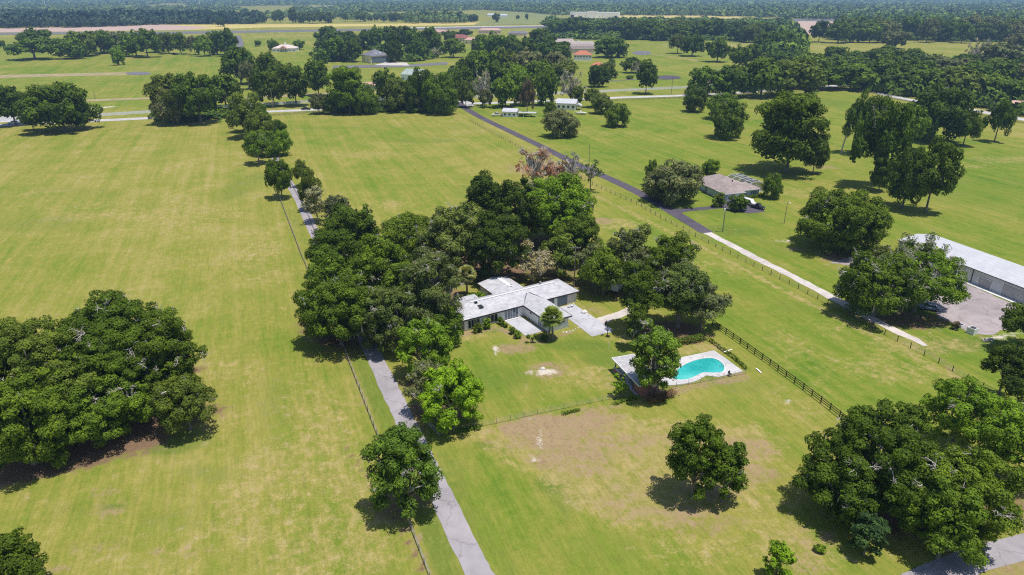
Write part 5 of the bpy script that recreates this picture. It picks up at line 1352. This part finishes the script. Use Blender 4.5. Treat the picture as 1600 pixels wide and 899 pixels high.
# ------------------------------------------------------------------ basketball hoop, stakes
x, y = ground(949, 526); bh = empty('basketball_hoop', (x, y, 0), math.radians(150)); tag(bh, 'black basketball hoop standing on the end of the parking slab', 'basketball hoop')
MB().tube([(0,0,0),(0,0,2.0),(.25,0,2.9),(.5,0,3.1)], [.08,.08,.07,.06], 8).build('pole', M_BLACK, bh)
MB().box(.5,.56,-.65,.65,2.75,3.6).build('backboard', paint('dark_backboard', (.04,.04,.05), .3, .2), bh)
m = MB(); pts = [(.78 + .23*math.cos(t_), .23*math.sin(t_), 3.05) for t_ in np.linspace(0, 6.283, 13)]; m.tube(pts, [.02]*13, 5, cap=False); m.build('rim', paint('orange_rim', (.5,.1,.03), .5), bh)
MB().box(-.5,.3,-.4,.4,0,.18).build('base', M_BLACK, bh)
def stake(name, label, px, py, h, r_, mat, cat, lean=0):
    x, y = ground(px, py); return tag(MB().tube([(x, y, -.1), (x + lean*h, y, h)], [r_, r_], 7).build(name, mat), label, cat)
stake('stake', 'thin white stake on the lawn right of the worn patches', 951, 545, 1.5, .05, M_FRAME, 'stake')
x, y = ground(1185, 580); tag(MB().bar((x-.2, y+.9, .12), (x+.25, y-.9, .12), .25, .12).build('pipe', M_FRAME), 'white pipe lying on the grass by the black fence', 'pipe')
x, y = ground(1137, 552); tag(MB().bar((x-1.0, y-.5, .55), (x+1.0, y+.4, .75), .2, .05).build('board', M_FRAME), 'white board leaning over the corner of the pool deck', 'board')

# ------------------------------------------------------------------ poles
def pole(name, label, px, py, ytop, r0=.14, arm=False, lamp=False, mat=None, box=None, lean=0):
    X, Y = ground(px, py); lo, hi = 1.0, 60.0
    for _ in range(40):
        mid = (lo + hi) / 2
        if proj(X, Y, mid)[1] > ytop: lo = mid
        else: hi = mid
    t = empty(name, (X, Y, 0)); tag(t, label, 'lamp post' if lamp else 'utility pole' if name == 'utility_pole' else 'mast')
    MB().tube([(0, 0, -.3), (lean * lo * .5, 0, lo * .5), (lean * lo, 0, lo)], [r0, r0 * .9, r0 * .75], 8).build('pole', mat or M_POLE, t)
    if arm:
        MB().bar((-1.3, .12, lo - .5), (1.3, .12, lo - .5), .12, .14).build('crossarm', mat or M_POLE, t)
        for q in (-1.2, -.5, .5, 1.2): MB().tube([(q, .12, lo - .43), (q, .12, lo - .2)], [.05, .04], 6).build('insulator', M_FRAME, t)
    if lamp:
        MB().bar((0, 0, lo - .15), (.9, 0, lo), .07).build('lamp_arm', M_GALV, t)
        MB().box(.6, 1.1, -.18, .18, lo - .12, lo + .08).build('lamp_head', M_FRAME, t)
    if box: MB().tube([(-.28, -.12, lo - box), (-.28, -.12, lo - box + .9)], [.24, .24], 10).build('transformer', M_FRAME, t)
    return t
pole('utility_pole', 'utility pole with a white transformer below the brown roofed house', 1129, 363, 322, .16, box=1.6)
pole('lamp_post', 'grey lamp post right of the brown roofed house', 1225, 350, 317, .11, lamp=True)
pole('utility_pole', 'slim dark pole standing beside the asphalt lane bend', 920, 262, 225, .13)
pole('utility_pole', 'tall pole with a crossarm behind the garage of the white house', 897, 449, 385, .17, arm=True)
pole('utility_pole', 'pale utility pole at the sandy road bend', 1296, 131, 107, .22, arm=True)
pole('utility_pole', 'dark thin pole at the white fence right of the columnar tree', 1049, 147, 121, .2, arm=True)
pole('utility_pole', 'thin pole behind the far left roadside pasture', 149, 155, 142, .2)
pole('utility_pole', 'pole between the slender roadside trees', 427, 170, 138, .2, arm=True)
pole('utility_pole', 'short pole between the carport and the main road', 803, 166, 148, .18)
pole('radio_mast', 'leftmost thin white mast on the horizon', 72, 14, -14, 1.2, mat=M_FRAME)
pole('radio_mast', 'thin white mast on the horizon above the dark far wood', 313, 12, -16, 1.2, mat=M_FRAME)
pole('radio_mast', 'rightmost thin white mast on the horizon', 643, 10, -14, 1.2, mat=M_FRAME)
stake('guy_marker', 'yellow guy wire marker beside the transformer pole', 1139, 369, 3.0, .1, paint('yellow_plastic', (.7,.55,.05), .5), 'marker', -.12)
tr_ = GV(1345, 240); m = MB(); m.tube([(0,0,-.2),(.3,0,4),(1.0,0,9),(2.3,0,14),(4.2,0,18)], [.42,.34,.28,.2,.1], 9)
dt = empty('dead_tree', tuple(GV(1314, 240))); tag(dt, 'slender pale dead trunk leaning right on the right pasture', 'tree'); m.build('trunk', M_DEAD, dt)
m = MB(); m.tube([(1.0,0,9),(1.8,.3,10.5),(2.0,.2,12)], [.14,.1,.04], 5); m.tube([(2.3,0,14),(1.9,0,15.5),(2.2,0,17)], [.1,.07,.03], 5); m.build('branch', M_DEAD, dt)
for px, py, yt, dx, lb in ((1342, 290, 222, 2.6, 'thick pale leaning trunk under the dark pasture crown'), (1469, 330, 296, .5, 'short pale palm like trunk at the clump above the shed')):
    pass

# ------------------------------------------------------------------ metal shed
SO = ground(1403, 375, 4.0); shed = empty('metal_shed', (SO[0], SO[1], 0), math.radians(-70.7)); tag(shed, 'long grey metal shed with white roof and roll-up doors', 'shed')
SL, SW = 66.0, 14.0
def along(px, yy=0.0, z=1.5):
    lo, hi = 0.0, 66.0
    for _ in range(40):
        mid = (lo + hi) / 2; c_, s_ = math.cos(math.radians(-70.7)), math.sin(math.radians(-70.7))
        if proj(SO[0] + mid * c_ - yy * s_, SO[1] + mid * s_ + yy * c_, z)[0] < px: lo = mid
        else: hi = mid
    return lo
wall_box(shed, .3, SL, .3, SW - .3, 3.9, M_METALS)
hip_roof(0.3, SL, .3, SW - .3, 3.9, 5.1, 0, .3, .1).build('roof', M_METALW, shed)
MB().bar((0, -.05, 3.93), (SL + .3, -.05, 3.93), .14, .16).build('gutter', M_TRIM, shed)
m = MB().add([(.29, .31, 3.9), (.29, SW - .31, 3.9), (.29, SW / 2, 4.95)], [(0, 1, 2)]); m.build('gable', M_METALS, shed)
for a_, b2, h_ in ((1409, 1428, 3.3), (1486, 1507, 3.3), (1528, 1548, 2.5), (1564.5, 1601, 3.3)):
    u0, u1 = along(a_), along(b2)
    d_ = slab_part(shed, 'roll_up_door', M_ROLL, u0, u1, .2, .297, .02, h_)
    MB().box(u0 - .12, u0, .16, .3, 0, h_ + .12).box(u1, u1 + .12, .16, .3, 0, h_ + .12).box(u0, u1, .16, .3, h_, h_ + .12).build('frame', M_FRAME, d_)
for px in (1517, 1464, 1405):
    u0 = along(px); MB().box(u0, u0 + .14, .1, .29, 0, 3.9).build('downspout', M_TRIM, shed)
slab_part(shed, 'apron', M_CONCW, -.2, SL, -1.5, .295, .03, .12)
def tank(px, py, label, s=1.0, stack=False):
    x, y = ground(px, py); t = empty('water_trough', (x, y, 0), .5); tag(t, label, 'trough')
    for k in range(2 if stack else 1):
        z = k * .75; m = MB(); m.box(-.9*s, .9*s, -.9*s, -.75*s, z, z+.7).box(-.9*s, .9*s, .75*s, .9*s, z, z+.7).box(-.9*s, -.75*s, -.75*s, .75*s, z, z+.7).box(.75*s, .9*s, -.75*s, .75*s, z, z+.7).box(-.74*s, .74*s, -.74*s, .74*s, z, z+.15)
        m.build('basin', paint('white_plastic', (.74,.74,.74), .5, .06), t)
    slab_part(t, 'inside', M_TRIM, -.7*s, .7*s, -.7*s, .7*s, (z + .16), (z + .4))
tank(1499, 511, 'single square white trough at the edge of the gravel yard', .8); tank(1518, 521, 'stacked square white troughs at the edge of the gravel yard', .9, True)
near(1488,1500,503,515,'small brown bush beside the single white trough','brown',None,name='round_bush',cat='bush',f=.02,lobes=8)

# ------------------------------------------------------------------ brown roofed house with screened pool cage
RO = ground(1133, 304.5, 2.8); rh = empty('brown_roofed_house', (RO[0], RO[1], 0), math.radians(19)); tag(rh, 'pale blue house with taupe hipped roof beside the asphalt lane', 'house')
wall_box(rh, .6, 8.4, .5, 12, 2.8, M_BLUE); wall_box(rh, 1.6, 15.5, 6.0, 23.0, 2.79, M_BLUE); wall_box(rh, 8.403, 17.0, 2.8, 10.5, 2.78, M_BLUE)
hip_roof(.6, 8.4, .5, 14, 2.82, 5.1, .8, .6).build('roof', M_ROOFB, rh); hip_roof(1.6, 15.5, 6.5, 23.0, 2.84, 6.0, .9, .6).build('roof', M_ROOFB, rh); hip_roof(6.4, 17.0, 2.8, 10.5, 2.83, 4.9, 1, .6).build('roof', M_ROOFB, rh)
m = MB(); m.bar((0, -.15, 2.9), (9.0, -.15, 2.9), .06, .2); m.bar((-.05, -.1, 2.9), (-.05, 6, 2.9), .06, .2); m.bar((9.1, 2.15, 2.9), (17.6, 2.15, 2.9), .06, .2); m.bar((.95, 6, 2.9), (.95, 23.6, 2.9), .06, .2); m.build('fascia', M_FRAME, rh)
g = slab_part(rh, 'garage_door', M_FRAME, 1.4, 6.6, .40, .497, .02, 2.3)
for k in range(3): slab_part(g, 'door_panel', M_WHITE, 1.5, 6.5, .37, .398, .12 + k*.74, .78 + k*.74)
window(rh, 'y-', 10.6, .9, 2.2, 2.2, 2.8, M_GLASSB, 3); window(rh, 'y-', 14.6, .9, 2.2, 2.6, 2.8, M_GLASSB, 3)
window(rh, 'x-', 9.5, .8, 2.3, 1.6, 1.6, M_GLASS, 2); window(rh, 'x-', 13.5, .3, 2.4, 2.4, 1.6, M_GLASS, 2); window(rh, 'x-', 18.5, .8, 2.3, 1.8, 1.6, M_GLASS, 2); window(rh, 'x+', 6.5, .8, 2.2, 1.6, 17.0, M_GLASS, 2)
slab_part(rh, 'entry_post', M_FRAME, 1.05, 1.25, 11.4, 11.6, 0, 2.8); slab_part(rh, 'chimney', M_TRIM, 9.2, 9.5, 9.0, 9.3, 4.6, 5.2)
cage = MB(); x0_, x1_, y0_, y1_ = 16.0, 23.2, 8.0, 21.5
for i in range(5):
    yy = y0_ + (y1_ - y0_) * i / 4
    cage.bar((x0_, yy, 2.9), (x0_ + 1.6, yy, 3.9), .12); cage.bar((x0_ + 1.6, yy, 3.9), (x1_ - 1.6, yy, 3.9), .12); cage.bar((x1_ - 1.6, yy, 3.9), (x1_, yy, 2.9), .12); cage.bar((x1_, yy, 0), (x1_, yy, 2.9), .12)
for xx, zz in ((x0_ + 1.6, 3.9), ((x0_ + x1_) / 2, 3.9), (x1_ - 1.6, 3.9), (x1_, 2.9), (x1_, 1.2)): cage.bar((xx, y0_, zz), (xx, y1_, zz), .12)
for xx in (x0_, (x0_ + x1_) / 2): cage.bar((xx, y0_, 0), (xx, y0_, 3.2), .12); cage.bar((xx, y1_, 0), (xx, y1_, 3.2), .12)
cg = cage.build('pool_cage', M_FRAME, rh)
M_SCREEN, nt, b = new_mat('insect_screen'); tp = nt.nodes.new('ShaderNodeBsdfTransparent'); mx = nt.nodes.new('ShaderNodeMixShader'); mx.inputs[0].default_value = .62
b.inputs['Base Color'].default_value = (.05, .055, .07, 1); nt.links.new(tp.outputs[0], mx.inputs[1]); nt.links.new(b.outputs[0], mx.inputs[2]); nt.links.new(mx.outputs[0], nt.nodes['Material Output'].inputs[0])
m = MB(); m.add([(x0_, y0_, 2.88), (x0_ + 1.6, y0_, 3.86), (x1_ - 1.6, y0_, 3.86), (x1_, y0_, 2.88), (x1_, y0_, 0), (x0_, y1_, 2.88), (x0_ + 1.6, y1_, 3.86), (x1_ - 1.6, y1_, 3.86), (x1_, y1_, 2.88), (x1_, y1_, 0)], [(0,1,6,5),(1,2,7,6),(2,3,8,7),(3,4,9,8)])
m.build('screen', M_SCREEN, cg); slab_part(rh, 'cage_floor', M_SLAB, 15.503, 23.2, 8.0, 21.5, .0, .08)

# ------------------------------------------------------------------ simple houses farther out
def simple_house(name, label, px, py, rz, L, W, ze, zr, mw, mr, hip=1.0, wins=4, wz=(.9, 2.1), extra=None, door=None, cat='house', ov=.5):
    """the photo position is the middle of the near wall's foot"""
    x, y = ground(px, py); t = empty(name, (x, y, 0), rz); tag(t, label, cat)
    wall_box(t, -L/2, L/2, 0, W, ze, mw); hip_roof(-L/2, L/2, 0, W, ze + .01, zr, hip, ov, .2).build('roof', mr, t)
    for k in range(wins):
        c_ = -L/2 + L * (k + .5) / wins
        if door and abs(c_ - door[0]) < door[1] / 2 + .5: continue
        window(t, 'y-', c_, wz[0], wz[1], min(1.6, L / wins * .5), 0)
    if wins: window(t, 'x-', W * .35, wz[0], wz[1], 1.4, -L/2); window(t, 'x+', W * .35, wz[0], wz[1], 1.4, L/2)
    if door: slab_part(t, 'door', door[2], door[0] - door[1]/2, door[0] + door[1]/2, -.08, -.003, .02, door[3])
    return t
h = simple_house('cottage', 'small white cottage with white metal roof and pickup beside it', 796, 183, math.radians(-12), 8.5, 7.5, 3.0, 4.8, M_WHITE, M_METALW, 0, 3)
m = MB().box(4.9, 16, 1.5, 7, 2.35, 2.5); m.build('carport_roof', M_METALW, h)
for xx in (8.5, 12, 15.7):
    for yy in (1.7, 6.8): MB().box(xx - .08, xx + .08, yy - .08, yy + .08, 0, 2.35).build('carport_post', M_FRAME, h)
h = simple_house('gabled_house', 'white gabled house between roadside oaks', 884, 172, math.radians(-14), 12.5, 9, 4.0, 6.6, M_WHITE, M_METALW, 0, 4, (1.2, 2.8))
slab_part(h, 'chimney', paint('pink_brick', (.5,.36,.34), .9), 3.6, 4.4, 5, 5.8, 5, 7.2); hip_roof(5.9, 9.5, 1.5, 7, 2.6, 3.8, 0, .3).build('porch_roof', M_METALW, h)
for yy in (1.6, 6.8): MB().box(9.2, 9.4, yy, yy + .2, 0, 2.7).build('porch_post', M_FRAME, h)
hg = simple_house('hangar', 'cream hangar with slate grey hipped roof and big dark doors', 594, 98.5, math.radians(38), 22, 21, 7.6, 13.5, M_CREAM, M_ROOFG, .95, 0, cat='hangar', ov=.8)
d_ = slab_part(hg, 'hangar_door', M_SLATE, -10, 10, -.2, -.004, .05, 6.6)
for k in range(1, 6): slab_part(d_, 'door_seam', M_TRIM, -10 + k*3.33 - .06, -10 + k*3.33 + .06, -.24, -.203, .1, 6.5)
window(hg, 'x-', 7, 2, 4, 1.4, -11, M_GLASS); window(hg, 'x-', 15, 2, 4, 1.4, -11, M_GLASS)
for xx in (-2.5, 2.5): MB().box(xx - .9, xx + .9, 3.0, 4.5, 8.6, 10.6).build('dormer', M_FRAME, hg)
pv = simple_house('pale_villa', 'pale roofed villa with palms on the far pasture', 444, 81, math.radians(4), 30, 20, 4.0, 8.2, M_WHITE, shingle('blush_tiles', (.66,.56,.52)), 1, 6)
hip_roof(-5, 5, -5, 8, 3.8, 7.4, 0, .5).build('porch_roof', M_ROOFP, pv); slab_part(pv, 'chimney', M_FRAME, -1, 1, 10, 12, 7, 11)
for k in range(4): MB().tube([(-4.2 + k*2.8, -4.6, 0), (-4.2 + k*2.8, -4.6, 3.8)], [.3, .25], 8).build('column', M_FRAME, pv)
# gambrel barn
x, y = ground(906, 84.5); bn = empty('barn', (x, y, 0), math.radians(8)); tag(bn, 'big barn with curved taupe gambrel roof and red gable', 'barn')
BL, BW = 36, 20
wall_box(bn, -BL/2, BL/2, 0, BW, 6.0, M_PEACH)
pr = [(-.6, 5.9), (.6, 9.2), (2.6, 11.8), (5.6, 13.6), (10, 14.6), (14.4, 13.6), (17.4, 11.8), (19.4, 9.2), (20.6, 5.9)]
m = MB(); n_ = len(pr)
m.v = [(-BL/2 - .6, a_, b2) for a_, b2 in pr] + [(BL/2 + .6, a_, b2) for a_, b2 in pr] + [(-BL/2 - .6, a_, b2 - .35) for a_, b2 in pr] + [(BL/2 + .6, a_, b2 - .35) for a_, b2 in pr]
for i in range(n_ - 1): m.f += [(i, n_+i, n_+i+1, i+1), (2*n_+i+1, 3*n_+i+1, 3*n_+i, 2*n_+i), (i, i+1, 2*n_+i+1, 2*n_+i), (n_+i+1, n_+i, 3*n_+i, 3*n_+i+1)]
m.f += [(0, 2*n_, 3*n_, n_), (n_-1, 2*n_-1, 4*n_-1, 3*n_-1)]
m.build('roof', M_ROOFN, bn)
for sx in (-1, 1):
    m = MB(); k_ = [(max(0.02, min(BW-.02, a_)), min(b2 - .4, 14.1)) for a_, b2 in pr]; m.add([(sx * BL/2, a_, b2) for a_, b2 in k_] + [(sx * (BL/2 - .2), a_, b2) for a_, b2 in k_], [tuple(range(n_)), tuple(reversed(range(n_, 2*n_)))]); m.build('gable', paint('maroon_boards', (.19, .045, .05), .8, .2), bn)
for sx in (-1, 1): slab_part(bn, 'gable_door', M_TRIM, sx*(BL/2+.02) - .05, sx*(BL/2+.02) + .05, 8, 12, 7, 11)
MB().tube([(0, 10, 14.4), (0, 10, 16)], [1.0, .8], 6).build('cupola', M_FRAME, bn)
x, y = ground(872, 71); simple_house('barn_annexe', 'low tan roofed annexe left behind the barn', 880, 72, math.radians(8), 34, 16, 5.5, 9.5, M_PEACH, M_ROOFN, .2, 4, (2, 3.5), cat='barn')
simple_house('tiled_house', 'white two storey house with orange red tiled roof', 910, 95, math.radians(-6), 20, 14, 6.0, 10.5, M_WHITE, M_ROOFT, .95, 6, (3.6, 5.2))
simple_house('garden_wing', 'low wing with pinkish orange tiled roof below the white two storey house', 932, 108, math.radians(-20), 12, 9, 3.4, 6.4, M_PEACH, M_ROOFT, .95, 3)
simple_house('villa', 'villa with flat pink tiled roof at the far edge of the runway wood', 765, 53, math.radians(-3), 42, 20, 6, 9.5, M_PEACH, M_ROOFP, .6, 7, (1.5, 4))
simple_house('villa', 'pink roofed villa sloping down left of the terracotta one', 686, 55, math.radians(-40), 36, 16, 5, 9, M_PEACH, M_ROOFP, .2, 4, (1.5, 3.5))
simple_house('villa', 'maroon tiled villa half hidden left of the wood', 716, 66, math.radians(-30), 26, 16, 6, 11, M_CREAM, shingle('maroon_tiles', (.30,.12,.11)), .8, 5, (1.5, 4))
simple_house('villa', 'small cream villa right of the maroon tiled one', 736, 69.5, math.radians(-8), 20, 14, 6, 9.5, M_CREAM, M_ROOFP, .7, 3, (1.5, 4))
simple_house('villa', 'low house with white walls and dark roof right of the flat pink villa', 808, 56, math.radians(-15), 34, 14, 4, 7.5, M_PEACH, M_ROOFG, .7, 5)
simple_house('pool_house', 'grey green roofed building behind the big hedgerow', 642, 126, math.radians(-25), 20, 16, 4.6, 9.0, M_WHITE, shingle('sage_metal', (.36,.43,.40)), .1, 4)
simple_house('garden_house', 'small tan roofed house glimpsed through the big hedgerow', 578, 140, math.radians(5), 16, 10, 3.2, 5.2, M_WHITE, M_ROOFP, .2, 3)
wb = simple_house('long_white_building', 'long flat white building in front of the far woods', 928, 29, math.radians(-13), 148, 45, 17, 17.4, M_WHITE, paint('flat_white_roof', (.7,.7,.72), .6, .05), 1, 14, (5, 8), cat='building', ov=.2)
wall_box(wb, -74, -56, -6, -.01, 19, M_WHITE); slab_part(wb, 'hangar_door', M_TRIM, -71, -61, -6.3, -6.01, .1, 10); wall_box(wb, -22, 10, -3, -.01, 21, M_WHITE)
for px, py, L_, lab in ((505,12.5,34,'tiny white roofed house left of centre below the horizon'),(594,15,52,'long tiny white roofed barn left of the pale meadow'),(478,16,40,'small pinkish roof in the woods left of the tiny white house'),(768,26,26,'left white field shelter on the pale meadow'),(786,27,28,'right white field shelter on the pale meadow'),(1150,24,40,'small white roof in the far woods above the right belt'),(1186,25,52,'bigger white roof in the far woods above the right belt'),(1228,27,60,'white roofs above the dark tree of the brown field gap'),(1345,31,75,'long low white roof above the far right wood'),(1197,6,60,'tiny white roof near the horizon on the right'),(1128,7,60,'tiny pinkish roof near the horizon right of centre'),(1560,28,30,'small pink roof deep in the far right wood')):
    simple_house('distant_house', lab, px, py, random.uniform(-.3, .3), L_, L_ * .45, 5, 9, M_WHITE, M_METALW if 'pink' not in lab else M_ROOFP, .1, 0)
simple_house('roadside_house', 'pinkish roofed house at the right edge behind the road', 1592, 172, math.radians(-25), 14, 10, 3, 5.4, M_WHITE, M_ROOFP, .8, 4)
hedge('flowering_bush', 'magenta flowering bush before the pinkish roofed house', [(1578,166),(1584,167),(1592,169)], 2.2, 2.6, (.30,.06,.20), 9, 'bush', leaf=.3)

# ------------------------------------------------------------------ vehicles
def car(name, label, px, py, rz, col, kind='sedan', cat='car', s=1.0, z=0.03):
    X, Y = ground(px, py); t = empty(name, (X, Y, z), math.radians(rz)); t.scale = (s, s, s); tag(t, label, cat)
    mp = paint('car_paint_%s' % name + str(px), col, .25, .04, 1, 0, .6)
    prof = {'sedan': [(-2.3,.35),(-2.3,.85),(-1.5,.95),(1.2,.95),(2.25,.78),(2.3,.35)],
            'pickup': [(-2.8,.5),(-2.8,1.1),(-.3,1.1),(1.0,1.12),(2.6,1.0),(2.75,.5)],
            'van': [(-2.6,.4),(-2.6,2.2),(1.2,2.2),(1.9,1.3),(2.7,1.1),(2.75,.4)]}[kind]
    cab = {'sedan': [(-1.55,.94),(-1.0,1.42),(.45,1.42),(1.15,.94)], 'pickup': [(-.5,1.1),(-.35,1.78),(.75,1.78),(1.35,1.11)], 'van': [(.4,1.3),(.4,2.0),(1.25,2.0),(1.75,1.3)]}[kind]
    def ext(pf, w): n = len(pf); return [(x_, -w, z_) for x_, z_ in pf] + [(x_, w, z_) for x_, z_ in pf], [tuple(range(n)), tuple(reversed(range(n, 2*n)))] + [(i, n+i, n+(i+1) % n, (i+1) % n) for i in range(n)]
    m = MB().add(*ext(prof, .92)); m.build('body', mp, t, bevel=.06)
    cw = .80 if kind != 'van' else .93
    m = MB().add(*ext(cab, cw)); g_ = m.build('window', M_GLASS, t)
    tp_ = [(a_, b2 + .02) for a_, b2 in cab[1:3]]
    if kind != 'van': MB().box(tp_[0][0] - .03, tp_[1][0] + .03, -cw - .01, cw + .01, tp_[0][1] - .03, tp_[0][1] + .04).build('cab_roof', mp, t)
    if kind == 'pickup': slab_part(t, 'cargo_bed', M_TRIM, -2.65, -.6, -.78, .78, .9, 1.115)
    L0 = prof[0][0] + .8; L1 = prof[-1][0] - .75
    for xx in (L0, L1):
        for yy in (-.88, .88): w_ = MB().tube([(xx, yy - .11, .36), (xx, yy + .11, .36)], [.36, .36], 12).build('wheel', M_TYRE, t); MB().tube([(xx, yy - .12, .36), (xx, yy + .12, .36)], [.2, .2], 10).build('rim', M_GALV, w_)
    for yy in (-.65, .65): slab_part(t, 'headlight', M_FRAME, prof[-1][0] - .06, prof[-1][0] + .02, yy - .15, yy + .15, .65, .8)
    return t
car('pickup', 'dark pickup truck parked on the pad by the brown roofed house', 1183, 326, -50, (.03,.03,.035), 'pickup', 'pickup truck')
car('parked_car', 'white car parked between the clipped bush and dark pickup', 1169, 320, -55, (.75,.75,.75), 'van', 'car')
car('pickup', 'white pickup truck beside the small white cottage', 777, 181.5, -170, (.75,.75,.75), 'pickup', 'pickup truck', 1.25)
car('car', 'white car driving on the main road at the left edge', 22, 194, 185, (.8,.8,.82), 'sedan', 'car', 1.3)
car('car', 'black car on the main road left of the big hedgerow', 478, 172, 5, (.02,.02,.02), 'sedan', 'car', 1.3)
car('van', 'white box van parked under the hedgerow oaks', 592, 159, 175, (.78,.78,.78), 'van', 'van', 1.5)
car('car', 'dark car in the shade at the sandy road bend', 1345, 144, 150, (.05,.06,.10), 'sedan', 'car', 1.2)
car('parked_car', 'blue grey car parked under the open oak by the gravel yard', 1452, 484, 160, (.18,.25,.35), 'sedan', 'car')
car('van', 'pale grey van half hidden beneath the oaks right of the white house', 966, 452, 60, (.62,.65,.72), 'van', 'van', 1.1)
x, y = ground(907, 179); bt = empty('boat', (x, y, 0), math.radians(172)); tag(bt, 'small white boat on a trailer right of the gabled house', 'boat'); bt.scale = (1.2, 1.2, 1.2)
m = MB(); m.add([(-3,-.9,1.1),(1.5,-.9,1.15),(3.2,0,1.3),(1.5,.9,1.15),(-3,.9,1.1),(-2.8,-.45,.5),(1.2,-.4,.5),(2.4,0,.6),(1.2,.4,.5),(-2.8,.45,.5)], [(0,1,6,5),(1,2,7,6),(2,3,8,7),(3,4,9,8),(4,0,5,9),(5,6,7,8,9),(4,3,2,1,0)]); m.build('hull', M_FRAME, bt)
slab_part(bt, 'console', M_WHITE, -.6, .3, -.4, .4, 1.12, 1.8); m = MB(); m.bar((-2.6,-.5,.42),(4,0,.42),.08); m.bar((-2.6,.5,.42),(4,0,.42),.08); m.build('trailer', M_GALV, bt)
for yy in (-.95, .95): MB().tube([(-1, yy-.1, .32), (-1, yy+.1, .32)], [.32,.32], 10).build('wheel', M_TYRE, bt)
# things by the garage
for i, (px, py, lab) in enumerate([(889,481,'white garden chair against the stone clad garage corner'),(894,480,'second white garden chair at the garage corner')]):
    x, y = ground(px, py); c_ = empty('garden_chair', (x, y, .05), HA + math.pi + .5 * i); tag(c_, lab, 'chair')
    slab_part(c_, 'seat', M_FRAME, -.3, .3, -.3, .3, .38, .44); slab_part(c_, 'backrest', M_FRAME, -.3, .3, .26, .32, .44, 1.05)
    for sx in (-.26, .26):
        for sy in (-.26, .26): slab_part(c_, 'leg', M_FRAME, sx-.03, sx+.03, sy-.03, sy+.03, 0, .38)

# ------------------------------------------------------------------ the air
haze = MB().box(-21000, 21000, -21000, 21000, -1.0, 72.0).build('haze', None)
tag(haze, 'thin bluish summer haze over the whole plain', kind='stuff')
M_HAZE = bpy.data.materials.new('haze'); M_HAZE.use_nodes = True
hn = M_HAZE.node_tree
for n in list(hn.nodes): hn.nodes.remove(n)
ho = hn.nodes.new('ShaderNodeOutputMaterial'); hv = hn.nodes.new('ShaderNodeVolumePrincipled')
hv.inputs['Color'].default_value = (0.42, 0.66, 1.0, 1); hv.inputs['Density'].default_value = 0.000125
hv.inputs['Anisotropy'].default_value = 0.2
hn.links.new(hv.outputs[0], ho.inputs['Volume'])
haze.data.materials.append(M_HAZE)
